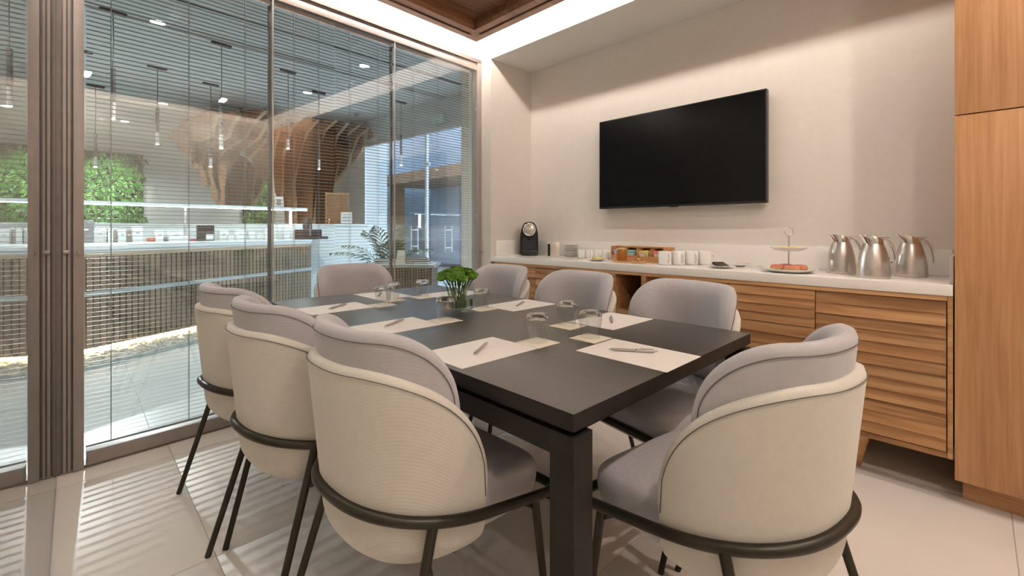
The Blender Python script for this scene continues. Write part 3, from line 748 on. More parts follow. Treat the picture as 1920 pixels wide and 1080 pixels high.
# ---------------------------------------------------------------- tall oak cabinet
tc = empty('tall_cabinet', (XH, 0, 0), 0, 'tall flat-fronted oak cabinet at the right edge, with plinth', 'cabinet')
box('carcass', .016, DEP, YB+.01, .055, .10, 2.555, M['oak'], tc)
box('door', -.003, .015, -.62, .061, .098, 1.566, M['oak'], tc, .001); box('door', -.003, .015, YB+.012, -.623, .098, 1.566, M['oak'], tc, .001)
box('upper_door', -.003, .015, -.62, .061, 1.571, 2.556, M['oak'], tc, .001); box('upper_door', -.003, .015, YB+.012, -.623, 1.571, 2.556, M['oak'], tc, .001)
box('plinth', .075, DEP-.02, YB+.01, .039, 0, .0985, M['oakh'], tc)

# ---------------------------------------------------------------- television
XT = 2.985
a = onX(1124.1, 229.4, XT); b = onX(1437.2, 379.8, XT)
tv = empty('television', (XT, (a.y+b.y)/2, (a.z+b.z)/2), 0, 'wide black flat-screen television hung on the cream wall', 'television')
hy, hz = (a.y-b.y)/2, (a.z-b.z)/2
box('housing', .004, .040, -hy, hy, -hz, hz, M['black'], tv, .002)
box('screen', .0, .0038, -hy+.008, hy-.008, -hz+.014, hz-.008, M['screen'], tv)
box('wall_bracket', .0405, XW-XT-.001, -.25, .25, -.15, .15, M['blackmat'], tv)
for (q0, q1, r0, r1) in ((-hy, hy, -hz, -hz+.013), (-hy, hy, hz-.007, hz), (-hy, -hy+.007, -hz, hz), (hy-.007, hy, -hz, hz)):
    box('bezel', -.0015, .004, q0, q1, r0, r1, M['black'], tv)
box('brand_tab', -.002, .010, -.045, .02, -hz-.006, -hz, M['blackmat'], tv)
box('edge_trim', .0405, .0425, -hy, hy, -hz, hz, M['chrome'], tv)

# ================================================================== THINGS ON THE WORKTOP
CT = .8832
# coffee machine
cm = empty('coffee_machine', (2.86, 2.73, CT), math.radians(-136), 'black capsule coffee machine with a round chrome head, left end of the worktop', 'coffee machine')
HW = .078
def rect_loft(name, secs, m, par, bev=.0):
    bm = bmesh.new(); R_ = []
    for (x0, x1, hw, z) in secs: R_.append([bm.verts.new(p) for p in ((x0, -hw, z), (x1, -hw, z), (x1, hw, z), (x0, hw, z))])
    for A, B in zip(R_[:-1], R_[1:]):
        for k in range(4): bm.faces.new((A[k], A[(k+1) % 4], B[(k+1) % 4], B[k]))
    bm.faces.new(R_[0][::-1]); bm.faces.new(R_[-1])
    if bev: bmesh.ops.bevel(bm, geom=bm.edges[:], offset=bev, segments=2, affect='EDGES')
    return finish(bm, name, m, par, smooth=bool(bev), angle=40)
rect_loft('body', [(-.14, .02, HW, .004), (-.14, .02, HW, .16), (-.13, .02, HW*.95, .20), (-.10, .02, HW*.78, .255), (-.08, .02, HW*.5, .288)], M['black'], cm, .006)
box('drip_tray', .02, .085, -HW*.9, HW*.9, .004, .045, M['black'], cm, .006)
box('drip_grid', .022, .080, -HW*.8, HW*.8, .0455, .048, M['blackmat'], cm)
box('recess_plate', .0205, .023, -HW*.72, HW*.72, .05, .155, M['blackmat'], cm)
bm = bmesh.new(); add_lathe(bm, [(0, .0), (.062, .0), (.066, .012), (.066, .055), (0, .055)], 32); mm = Matrix.Translation((.0, 0, .225)) @ Matrix.Rotation(math.pi/2, 4, 'Y'); bm.transform(mm); finish(bm, 'brew_head', M['black'], cm, True, angle=40)
bm = bmesh.new(); add_lathe(bm, [(.044, .056), (.050, .062), (.056, .056)], 36); bm.transform(mm); finish(bm, 'chrome_ring', M['chrome'], cm, True)
bm = bmesh.new(); add_lathe(bm, [(0, .058), (.04, .058), (.043, .056)], 30); bm.transform(mm); finish(bm, 'capsule_lid', M['steel'], cm, True)
box('spout', .02, .05, -.014, .014, .148, .17, M['black'], cm, .003)
box('lever', .03, .062, -.016, .016, .244, .256, M['chrome'], cm, .002)
# milk jug / steel holder
mj = empty('steel_holder', (2.925, 2.512, CT), math.radians(-138), 'brushed steel sachet holder with an open black slot, right of the coffee machine', 'holder')
box('face', .0, .058, -.026, .052, 0, .118, M['steel'], mj, .003); box('slot_liner', .002, .056, -.046, -.0265, .004, .105, M['black'], mj); box('side_plate', .0, .058, -.052, -.0465, 0, .116, M['steel'], mj, .001)
# saucer stack
for k in range(8):
    s = lathe('saucer', [(0, .0), (.030, .0), (.034, .002), (.056, .0095), (.0575, .0112), (.055, .0115), (.032, .0045), (0, .0035)], M['china'], None, 32)
    s.location = (2.962+random.uniform(-.001, .001), 2.351, CT+.0005+k*.0128)
    pos = ['lowest', 'second', 'third', 'fourth', 'fifth', 'sixth', 'seventh', 'topmost'][k]
    tag(s, 'white saucer, %s counting up the stack right of the steel holder' % pos, 'saucer', 'saucers in the worktop stack')
# cups
def make_cup(h, r):
    c = empty('coffee_cup'); lathe('cup_body', [(0, 0), (r*.86, 0), (r*.97, .004), (r, .012), (r, h-.002), (r-.0015, h), (r-.003, h-.002), (r-.0035, .010), (0, .006)], M['china'], c, 36)
    pts = []
    for k in range(13):
        a = -math.pi/2+math.pi*k/12; pts.append((r-.003+.026*math.cos(a), 0, h*.52+.027*math.sin(a)))
    tube('handle', pts, .0042, M['china'], c, 8); return c
random.seed(3)
c1 = make_cup(.066, .029)
row = [(2.865, 2.165), (2.892, 2.110), (2.922, 2.052), (2.953, 1.995)]
ord4 = ['left end', 'second from the left', 'third from the left', 'right end']
for i, (x, y) in enumerate(row):
    c = c1 if i == 0 else copy_tree(c1); c.location = (x, y, CT+.0005); c.rotation_euler = (0, 0, math.radians(-128))
    tag(c, 'small white cup, %s of the row beside the saucers' % ord4[i], 'cup', 'small white cups by the saucers')
c2 = make_cup(.087, .040)
row = [(2.695, 1.380), (2.765, 1.325), (2.838, 1.272), (2.912, 1.220)]
for i, (x, y) in enumerate(row):
    c = c2 if i == 0 else copy_tree(c2); c.location = (x, y, CT+.0005); c.rotation_euler = (0, 0, math.radians(-122 if i < 3 else -60))
    tag(c, 'white mug, %s of the row right of the tea box' % ord4[i], 'cup', 'white mugs by the tea box')
# plate with slices
pl = lathe('small_plate', [(0, 0), (.035, 0), (.040, .003), (.066, .011), (.0675, .013), (.064, .0135), (.038, .006), (0, .005)], M['china'], None, 36); pl.location = (2.70, 1.905, CT+.0005)
tag(pl, 'small white plate of yellow slices in front of the small cups', 'plate')
for k in range(5):
    bm = bmesh.new(); add_lathe(bm, [(0, 0), (.021, 0), (.022, .003), (.021, .006), (0, .006)], 18)
    s = finish(bm, 'lemon_slice', M['lemon'], None, True, angle=40); s.location = (2.69+.012*math.cos(k*1.3)+.002*k, 1.935-.017*k, CT+.0115+.0012*k); s.rotation_euler = (.20, -.25, k)
    tag(s, 'pale yellow slice on the small plate, %s of five' % ['left end', 'second from left', 'middle', 'fourth from left', 'right end'][k], 'slice', 'yellow slices on the small plate')
# tea box
tb = empty('tea_box', (2.885, 1.655, CT), math.radians(-7), 'open oak tea box with compartments of coloured sachets', 'box')
BX, BY, BH = .062, .225, .105
box('base', -BX, BX, -BY, BY, 0, .008, M['oakbox'], tb); box('back', BX-.008, BX, -BY, BY, .0085, BH, M['oakbox'], tb)
for yy in (-BY, BY-.009): box('side', -BX, BX-.0085, yy, yy+.009, .0085, BH, M['oakbox'], tb)
box('front', -BX, -BX+.008, -BY+.0095, BY-.0095, .0085, .040, M['oakbox'], tb)
box('top_shelf', -.01, BX-.0085, -BY+.0095, BY-.0095, BH-.009, BH, M['oakbox'], tb)
for k in range(1, 4): box('divider', -BX+.009, BX-.009, -BY+k*BY*.5-.003, -BY+k*BY*.5+.003, .0085, BH-.012, M['oakbox'], tb)
tcols = [((.75, .22, .20), 'red'), ((.80, .66, .25), 'yellow'), ((.30, .58, .58), 'teal'), ((.38, .38, .70), 'violet')]
for k, (cc, nm) in enumerate(tcols):
    mt = noisy(nm+'_sachet', cc, .5, 0, .15, 30)
    for q in range(4):
        s = box('tea_sachet', -.003, .003, -.036, .036, 0, .066, mt, None, .0015)
        yy = -BY+BY*.25+k*BY*.5; xx = -.040+q*.019
        s.matrix_world = tb.matrix_basis @ Matrix.Translation((xx, yy+random.uniform(-.004, .004), .013)) @ Matrix.Rotation(-.22, 4, 'Y')
        tag(s, 'upright %s tea sachet in the tea box, %s of its compartment' % (nm, ['frontmost', 'second from the front', 'third from the front', 'rearmost'][q]), 'tea sachet', 'tea sachets in the oak box')
        box('white_label', -.0036, -.0031, -.026, .026, .012, .048, M['paper'], s)
# honey jar and coasters
for (x, y, lab) in ((2.735, 1.72, 'round wooden coaster under the honey jar'), (2.725, 1.585, 'round wooden coaster under the glass pot, in front of the tea box')):
    s = lathe('wooden_coaster', [(0, 0), (.052, 0), (.054, .003), (.054, .007), (.052, .009), (0, .009)], M['oakbox'], None, 32); s.location = (x, y, CT+.0005); tag(s, lab, 'coaster', 'round wooden coasters by the tea box')
hj = empty('honey_jar', (2.735, 1.72, CT+.010), 0, 'jar of amber honey with a pale lid, before the tea box', 'jar')
lathe('jar_body', [(0, 0), (.030, 0), (.034, .004), (.035, .012), (.035, .066), (.032, .073), (0, .073)], M['honey'], hj, 30); lathe('lid', [(0, .0735), (.033, .0735), (.034, .076), (.034, .086), (.032, .088), (0, .088)], M['gold'], hj, 30)
hp = empty('honey_pot', (2.725, 1.585, CT+.010), 0, 'tiny clear glass pot with a knob on a wooden coaster', 'pot')
lathe('pot_body', [(0, 0), (.016, 0), (.022, .008), (.021, .018), (.013, .026), (0, .027)], M['tumbler'], hp, 24); lathe('knob', [(0, .0275), (.006, .0275), (.009, .034), (.006, .041), (0, .043)], M['honey'], hp, 16)
# plates with dark napkin
def plate(x, y, s, lab):
    p = lathe('serving_plate', [(0, 0), (.04*s, 0), (.045*s, .003), (.078*s, .010), (.080*s, .012), (.076*s, .0125), (.043*s, .006), (0, .005)], M['china'], None, 36); p.location = (x, y, CT+.0005); tag(p, lab, 'plate'); return p
plate(2.735, 1.050, 1.0, 'white plate holding a folded dark napkin, right of the mugs')
bm = bmesh.new(); add_prism(bm, [(-.05, -.03, .0), (.0, -.012, .022), (.052, -.03, .004), (.03, -.034, .0)], (0, .06, 0)); nk = finish(bm, 'napkin', M['darkcloth']); nk.location = (2.735, 1.05, CT+.0135); nk.rotation_euler = (0, 0, .8); tag(nk, 'folded dark brown napkin on the plate right of the mugs', 'napkin')
plate(2.93, 1.015, .72, 'small white plate of teaspoons behind the napkin plate')
for k in range(2):
    sp = empty('teaspoon', (2.92, 1.0+k*.02, CT+.0145), -2.2-.25*k, ['steel teaspoon on the small plate, nearer the napkin', 'steel teaspoon on the small plate, nearer the cake stand'][k], 'spoon', 'teaspoons on the small plate')
    tube('handle', [(-.02, 0, .002), (.03, 0, .005), (.075, 0, .009)], [.0022, .0018, .003], M['chrome'], sp, 6); lathe('bowl', [(0, 0), (.011, .002), (.0135, .005), (.0125, .0055), (0, .002)], M['chrome'], sp, 16, (-.03, 0, 0))
# two-tier stand
ts = empty('cake_stand', (2.725, .695, CT+.0005), 0, 'two-tier cake stand with glass plates and a ring handle', 'cake stand')
def dish(r, z, nm, m): lathe(nm, [(0, z), (r*.62, z), (r*.70, z+.002), (r*.98, z+.016), (r, z+.019), (r*.96, z+.0195), (r*.68, z+.006), (0, z+.005)], m, ts, 40)
dish(.132, .0, 'lower_plate', M['china']); dish(.087, .112, 'upper_plate', M['china'])
tube('rod', [(0, 0, .006), (0, 0, .190)], .0038, M['chrome'], ts, 10)
tube('ring_handle', [(.0, .023*math.cos(k*math.pi/14), .2125+.023*math.sin(k*math.pi/14)) for k in range(28)], .0032, M['chrome'], ts, 8, True)
ts.rotation_euler = (0, 0, math.radians(45))
for k in range(4):
    a = math.pi/2*k+.5; d = empty('donut', (2.725+.050*math.cos(a), .695+.050*math.sin(a), CT+.0075), 0, 'pink-glazed doughnut on the lower cake-stand plate, %s' % ['towards the wall', 'towards the napkin plate', 'towards the room', 'towards the steel jugs'][k], 'doughnut', 'doughnuts on the cake stand')
    bm = bmesh.new(); add_tube(bm, [(.024*math.cos(q*math.pi/12), .024*math.sin(q*math.pi/12), .014) for q in range(24)], .0145, 10, True); finish(bm, 'dough_ring', M['dough'], d, True)
    bm = bmesh.new(); add_tube(bm, [(.024*math.cos(q*math.pi/12), .024*math.sin(q*math.pi/12), .0185) for q in range(24)], .0135, 10, True); finish(bm, 'glaze', M['donut'], d, True)
for k in range(5):
    a = 2*math.pi*k/5+.3; s = lathe('pastry', [(0, 0), (.022, 0), (.027, .006), (.022, .014), (0, .016)], M['lemon'], None, 20); s.location = (2.725+.034*math.cos(a), .695+.034*math.sin(a), CT+.119)
    tag(s, 'pale yellow pastry on the upper cake-stand plate, %s' % ['nearest the wall', 'nearest the mugs', 'nearest the napkin', 'nearest the room', 'nearest the jugs'][k], 'pastry', 'yellow pastries on the cake stand')
# vacuum jugs
def make_jug():
    j = empty('vacuum_jug')
    lathe('body', [(0, 0), (.077, 0), (.0785, .003), (.079, .012), (.0775, .055), (.072, .105), (.063, .148), (.052, .185), (.0465, .197), (0, .197)], M['steel'], j, 48)
    bm = bmesh.new(); n = 40; rings = []
    for (r, z, sp, tl) in [(.0468, .1972, 0, 0), (.0468, .212, .010, .004), (.046, .226, .026, .012), (.043, .232, .046, .020)]:
        rg = []
        for k in range(n):
            a = 2*math.pi*k/n; c = math.cos(a); b = max(0, c)**6
            rg.append(bm.verts.new((r*c+sp*b, r*math.sin(a)*(1-.0*b), z+tl*max(0, c)*.9-.012*(1 if z > .22 else 0)*max(0, -c))))
        rings.append(rg)
    for A, B in zip(rings[:-1], rings[1:]):
        for k in range(n): bm.faces.new((A[k], A[(k+1) % n], B[(k+1) % n], B[k]))
    bm.faces.new(rings[0][::-1]); bm.faces.new(rings[-1]); finish(bm, 'spout_collar', M['chrome'], j, True, angle=40)
    box('thumb_lever', -.082, -.02, -.012, .012, .228, .233, M['chrome'], j, .002)
    bm = bmesh.new(); pts = [(-.040, .218), (-.062, .219), (-.085, .207), (-.104, .182), (-.117, .148), (-.123, .112), (-.121, .082)]; wds = [.010, .011, .0125, .013, .012, .010, .006]; th = [.006, .006, .0065, .007, .007, .006, .004]
    for (x, z), wd, t_ in zip(pts, wds, th): pass
    sec = []
    for i, ((x, z), wd, t_) in enumerate(zip(pts, wds, th)):
        x0, z0 = pts[max(0, i-1)]; x1, z1 = pts[min(len(pts)-1, i+1)]; L = math.hypot(x1-x0, z1-z0); nx, nz = -(z1-z0)/L, (x1-x0)/L
        sec.append([bm.verts.new((x+nx*t_*math.cos(q*math.pi/4), wd*math.sin(q*math.pi/4), z+nz*t_*math.cos(q*math.pi/4))) for q in range(8)])
    for A, B in zip(sec[:-1], sec[1:]):
        for k in range(8): bm.faces.new((A[k], A[(k+1) % 8], B[(k+1) % 8], B[k]))
    bm.faces.new(sec[0][::-1]); bm.faces.new(sec[-1]); h = finish(bm, 'handle', M['chrome'], j, True)
    return j
jp = make_jug()
JG = [(2.875, .492, 'steel vacuum jug, rearmost left of the three, closest to the cake stand'), (2.690, .337, 'steel vacuum jug standing in front of the other two'), (2.90, .222, 'steel vacuum jug beside the tall cabinet, by the wall socket')]
for i, (x, y, lab) in enumerate(JG):
    j = jp if i == 0 else copy_tree(jp); j.location = (x, y, CT+.0005); j.scale = (.81, .81, .81); j.rotation_euler = (0, 0, math.atan2(RGT[1], RGT[0])+math.pi+[-.10, -.05, -.15][i]); tag(j, lab, 'jug', 'steel vacuum jugs on the worktop')
# socket
so = empty('wall_socket', (XW-.0205, .305, .952), 0, 'white wall socket in the upstand behind the steel jugs', 'socket')
box('face_plate', -.004, 0, -.042, .042, -.042, .042, M['china'], so, .001)
for (dy, dz) in ((-.010, .008), (.010, .008), (0, -.012), (-.022, 0), (.022, 0)):
    tube('pin_hole', [(-.0046, dy, dz), (-.0038, dy, dz)], .0035, M['black'], so, 8)

# ================================================================== LOBBY THINGS
# ---------------------------------------------------------------- reception counter
rc = empty('reception_counter', (.026, 5.376, 0), math.atan2(.4773, .8788), 'long reception counter clad in pale vertical battens with a white lit top', 'counter')
S0, S1, RAD, DP = -1.25, 2.95, .30, .50
def outline(off, n=8):
    """front line at y=off (y grows away from us), rounded right end"""
    pts = [(S0, off)]
    for k in range(n+1):
        a = -math.pi/2+math.pi/2*k/n; pts.append((S1-RAD+(RAD-off)*math.cos(a), RAD+(RAD-off)*math.sin(a)))
    return pts + [(S1-off, DP), (S0, 1.95)]
def slab(name, off, z0, z1, m, par): return prism(name, [(x, y, z0) for x, y in outline(off)], (0, 0, z1-z0), m, par)
slab('top', -.015, .935, .963, M['ltop'], rc); slab('top_edge', -.003, .905, .9345, M['ltop'], rc)
slab('fascia', .0, .868, .9045, M['oakpale'], rc); slab('core', .030, .06, .8675, M['battenback'], rc)
slab('mid_band', -.002, .520, .560, M['steelband'], rc)
slab('plinth', .10, .0, .0595, M['ltop'], rc)
path = outline(.012)[:-1]; seg = []
for a_, b_ in zip(path[:-1], path[1:]): seg.append((Vector((*a_, 0)), Vector((*b_, 0))))
tot = sum((b_-a_).length for a_, b_ in seg); pitch = .052
bb = bmesh.new(); add_box(bb, -.019, .019, -.010, .018, .062, .519); bme_lo = bpy.data.meshes.new('batten'); bb.to_mesh(bme_lo); bb.free(); bme_lo.materials.append(M['batten'])
bb = bmesh.new(); add_box(bb, -.019, .019, -.010, .018, .561, .867); bme_hi = bpy.data.meshes.new('batten'); bb.to_mesh(bme_hi); bb.free(); bme_hi.materials.append(M['batten'])
q = .03
while q < tot-.02:
    r_ = q
    for a_, b_ in seg:
        L = (b_-a_).length
        if r_ <= L:
            p = a_.lerp(b_, r_/L); ang = math.atan2((b_-a_).y, (b_-a_).x)
            link('batten', bme_lo, rc, p, (0, 0, ang)); link('batten', bme_hi, rc, p, (0, 0, ang)); break
        r_ -= L
    q += pitch
tube('led_strip', [(S0, .075, .052), (S1-RAD, .075, .052)], .012, M['ledwarm'], rc, 8)
RCM = rc.matrix_basis
# pebble strip and stone border on the floor
pb = empty('pebble_bed', (.026, 5.376, 0), math.atan2(.4773, .8788)); tag(pb, 'strip of pale pebbles along the foot of the reception counter', 'pebbles', kind='stuff')
bm = bmesh.new(); random.seed(5)
add_box(bm, S0, S1-.1, -.36, .098, -.001, .002)
for k in range(900):
    x = random.uniform(S0, S1-.15); y = random.uniform(-.35, .09); r = random.uniform(.009, .018)
    g = bmesh.ops.create_icosphere(bm, subdivisions=1, radius=r)['verts']
    for vv in g: vv.co = Vector((x+vv.co.x*1.3, y+vv.co.y, .003+r*.35+vv.co.z*.6))
o = finish(bm, 'pebbles', M['pebble'], pb, True); o['kind'] = 'stuff'
w = box('trim_3', S0, S1, -.47, -.362, -.004, .003, M['greystone']); w.matrix_world = RCM.copy(); tag(w, 'grey stone border along the pebble strip', kind='structure')

# products on the counter (px centre, width px, top y, bottom y, material, words)
PR = [(160, 26, 415, 457, 'prodg', 'tall grey gift box at the left end of the counter'), (187, 20, 429, 456, 'prod', 'white carton right of the tall grey gift box'), (195, 24, 416, 440, 'prodg', 'grey carton standing behind the first white carton'),
      (201, 6, 430, 456, 'prodt', 'slim taupe bottle box between two white items'), (207, 8, 432, 456, 'prod', 'slim white dispenser left of a dark bottle'), (216, 10, 432, 456, 'prodt', 'taupe round-shouldered bottle left of a white carton'), (228, 12, 431, 455, 'prod', 'narrow white carton between two taupe packs'),
      (241, 13, 432, 455, 'prodt', 'taupe pack with a dark top, left of the tall white carton'), (257, 16, 425, 454, 'prod', 'tall white carton by the edge of the plant wall'), (284, 15, 447, 454, 'prodr', 'small orange-red box lying on the counter'),
      (298, 12, 431, 452, 'prod', 'white carton right of the orange-red box'), (310, 12, 444, 452, 'prodg', 'low grey-white pack between white cartons'), (329, 24, 432, 452, 'prod', 'wide white carton left of the small pink box'), (344, 5, 430, 440, 'prodp', 'tiny magenta box perched behind the wide white carton'),
      (344, 14, 441, 451, 'prod', 'low white carton under the magenta box'), (363, 10, 448, 452, 'prodp', 'flat pink box lying left of the black display'), (385, 29, 422, 451, 'black', 'black product display with a small white card'), (418, 17, 431, 450, 'prod', 'white carton right of the black display'),
      (432, 9, 440, 450, 'prod', 'low white carton two right of the black display'), (450, 18, 431, 450, 'prod', 'white carton left of the blind cord'), (472, 9, 433, 449, 'prod', 'slim white tube box in the middle of the counter'), (487, 12, 438, 449, 'prod', 'short white carton left of the first pane joint'),
      (500, 10, 428, 448, 'prod', 'white bottle box at the first pane joint'), (524, 9, 423, 448, 'prod', 'tall white bottle right of the first pane joint'), (536, 10, 425, 448, 'prod', 'white bottle left of the lit post'), (547, 8, 426, 447, 'prod', 'white bottle right under the lit post')]
for i, (px, wp, yt, yb, mm_, lab) in enumerate(PR):
    p = onZ(px, max(yb, 444), .9635)
    # place on the counter at a depth that recedes with the counter
    s = (Vector((p.x, p.y, 0))-Vector((.026, 5.376, 0))); r = ray(px)
    # intersect the view ray with the product row (0.55 m behind the counter front)
    SD_ = Vector((2.47, .25)).normalized(); nrm = Vector((-SD_.y, SD_.x)); base = Vector((.03, 6.72))+nrm*((.05+.05*(i % 2)) if i not in (2, 13) else .15)
    d = base.dot(nrm)/(r[0]*nrm.x+r[1]*nrm.y); P = Vector((r[0]*d, r[1]*d))
    hw = wp/F_PX*d*.46; hh = min(.365, max(.014, (yb-yt)/F_PX*d))
    yaw = .1+random.uniform(-.12, .12)
    nm = {'prodr': 'gift_box', 'prodp': 'gift_box', 'black': 'product_display'}.get(mm_, 'product_carton')
    e = empty(nm, (P.x, P.y, .9635), yaw, lab, 'display' if mm_ == 'black' else 'box', None if mm_ == 'black' else 'boxed products on the reception counter')
    dp = min(.04, max(.015, hw))
    box('carton', -hw, hw, -dp, dp, 0, hh, M[mm_], e, min(.003, hh*.2))
    if 'bottle' in lab or 'dispenser' in lab: lathe('cap', [(0, hh), (hw*.5, hh), (hw*.5, hh+.018), (0, hh+.018)], M['prod'], e, 12)
    elif mm_ == 'black':
        box('white_card', .0, hw*.9, -dp-.002, -dp, .012, hh*.42, M['prod'], e); box('shelf_line', -hw, hw, -dp-.001, -dp, hh*.5, hh*.53, M['prodg'], e)
    else: box('label_panel', -hw*.35, hw*.35, -dp-.0008, -dp, hh*.55, hh*.62, M['prodt'] if mm_ == 'prod' else M['prod'], e)
# till
def onC(px, off):
    nrm = Vector((-.4773, .8788)); base = Vector((.026, 5.376))+nrm*off; r = ray(px); d = base.dot(nrm)/(r[0]*nrm.x+r[1]*nrm.y); return Vector((r[0]*d, r[1]*d)), d
P, d = onC(578, .26)
cmx = empty('till_machine', (P.x, P.y, .9635), rc.rotation_euler.z-.5, 'black till machine with a rounded screen at the right end of the counter', 'till')
k = d/F_PX
box('base', -22*k, 20*k, -.11, .11, 0, 18*k, M['blackmat'], cmx, .006)
rect_loft('monitor', [(-.05, .03, 12*k, 18.2*k), (-.05, .02, 12*k, 30*k), (-.04, .0, 9*k, 40*k)], M['blackmat'], cmx, .008)
box('paper_slot', -3*k, 0, -.115, -.111, 6*k, 26*k, M['prodg'], cmx)
P, d = onC(597, .05); pd = box('card_reader', -16*k, 16*k, -.07, .07, 0, 5*k, M['blackmat'], None, .003); pd.location = (P.x, P.y, .9635); pd.rotation_euler = (0, 0, rc.rotation_euler.z); tag(pd, 'flat black pad lying in front of the till', 'pad')

# ---------------------------------------------------------------- back counter, lit shelf
B0 = Vector((.0, 8.2)); B1 = Vector((3.45, 6.95)); BD = (B1-B0).normalized(); BL = (B1-B0).length; ba = math.atan2(BD.y, BD.x)
bc = empty('back_counter', (B0.x-BD.x*1.2, B0.y-BD.y*1.2, 0), ba, 'white back counter behind the reception desk', 'counter')
box('body', 0, BL+1.2, 0, .26, 0, 1.165, M['ltop'], bc, .004); box('top', -.01, BL+1.21, -.012, .27, 1.166, 1.195, M['ltop'], bc, .002)
sh0, sh1 = onZ(0, 0, 0), None
SA, SD = Vector((.03, 6.72)), Vector((2.47, .25)).normalized()
ls = empty('lit_shelf', (SA.x, SA.y, 0), math.atan2(SD.y, SD.x), 'white floating shelf with a glowing front strip above the counter', 'shelf')
LL = 2.483
box('board', -1.3, LL, 0, .16, 1.390, 1.425, M['ltop'], ls); box('led_strip', -1.3, LL-.01, .008, .020, 1.382, 1.389, M['ledw'], ls)
for s in (LL-.2, LL-1.5, LL-2.8): box('post', s-.012, s+.012, .10, .124, .9635, 1.3895, M['ledw'] if s > LL-.5 else M['rail'], ls)
r = ray(527); wb = empty('white_bottle_box', (.04+BD.x*2.28, 8.42-.73/2.74*.04-.60, 1.456), ba, 'white carton standing on the lit shelf against the plywood trunk', 'box')
wb.location = (2.12, 7.02, 1.4255); box('carton', -.05, .05, -.03, .03, 0, .16, M['prod'], wb, .003); box('label_panel', -.03, .03, -.031, -.0302, .03, .12, M['prodt'], wb)
# framed board, certificate, ornament on the back counter
def onB(px): 
    r = ray(px); nrm = Vector((-BD.y, BD.x)); d = (B0+nrm*.11).dot(nrm)/(r[0]*nrm.x+r[1]*nrm.y); return Vector((r[0]*d, r[1]*d)), d
P, d = onB(631); k = d/F_PX
fr = empty('timber_board', (P.x, P.y, 1.196), ba, 'framed timber board leaning on the back counter beside the trunk', 'board'); fr.location.y -= .03
box('panel', -19*k, 19*k, -.01, .01, 0, 56*k, M['ply'], fr)
for (a_, b_, c_, d_) in ((-21*k, 21*k, 55*k, 58*k), (18*k, 21*k, 0, 55*k), (-21*k, -18*k, 0, 55*k)): box('frame_bar', a_, b_, -.018, .014, c_, d_, M['oakh'], fr)
P, d = onB(644); ce_ = empty('certificate', (P.x, P.y-.11, 1.196), ba, 'white certificate in a thin frame, leaning before the timber board', 'certificate')
box('frame', -11*k, 11*k, .0, .012, 0, 23*k, M['oakh'], ce_); box('sheet', -9.5*k, 9.5*k, -.002, -.0002, 1.2*k, 21.8*k, M['paper'], ce_)
for q in range(5): box('text_line', -6*k, 6*k, -.0026, -.0021, (5+3*q)*k, (5.7+3*q)*k, M['prodg'], ce_)
P, d = onB(616); co_ = lathe('copper_ornament', [(0, 0), (.03, 0), (.02, .01), (.014, .03), (.032, .06), (.024, .085), (.010, .10), (.016, .125), (0, .14)], M['copper'], None, 20); co_.location = (P.x-.03, P.y-.08, 1.196); tag(co_, 'small copper ornament left of the certificate', 'ornament')

# ---------------------------------------------------------------- planted walls
def planted(name, x0, x1, z0, z1, label, n):
    e = empty(name, (x0, 12.08, z0), 0, label, 'plant wall'); box('backing_board', 0, x1-x0, -.04, 0, 0, z1-z0, M['soil'], e)
    for mm_, nn in (('leaf', n), ('leaf2', n//2)):
        bm = bmesh.new()
        for k in range(nn):
            x = random.uniform(.02, x1-x0-.02); z = random.uniform(.02, z1-z0-.02); 
            cl = .5+.5*math.sin(x*7.3+1.7*math.sin(z*4.1))*math.sin(z*6.1+1.3*math.sin(x*3.7)); ed = min(1, min(x, x1-x0-x, z, (z1-z0-z))/.30)
            if random.random() > (.25+.75*cl)*(.35+.65*ed): continue
            L = random.uniform(.07, .20); a = random.uniform(-.9, .9)-math.pi/2; el = random.uniform(.2, 1.0)
            dv = Vector((math.cos(a)*math.cos(el), -math.sin(el), math.sin(a)*math.cos(el))); sd = dv.cross(Vector((random.uniform(-.5, .5), -1, random.uniform(-.3, .6)))).normalized()*L*random.uniform(.12, .26)
            p = Vector((x, -.04-random.uniform(0, .04), z)); up = Vector((0, -.02, .03))
            vs_ = [p, p+dv*L*.4+sd+up, p+dv*L, p+dv*L*.4-sd+up]
            bm.faces.new([bm.verts.new(q) for q in vs_])
        o = finish(bm, 'foliage', M[mm_], e); o['kind'] = 'stuff'
planted('planted_wall', -2.2, 1.02, .9, 2.65, 'large planted wall of ferns and moss at the back left of the lobby', 7000)
planted('planted_wall', 2.85, 3.48, .9, 2.65, 'smaller planted wall glimpsed behind the plywood sculpture', 1600)

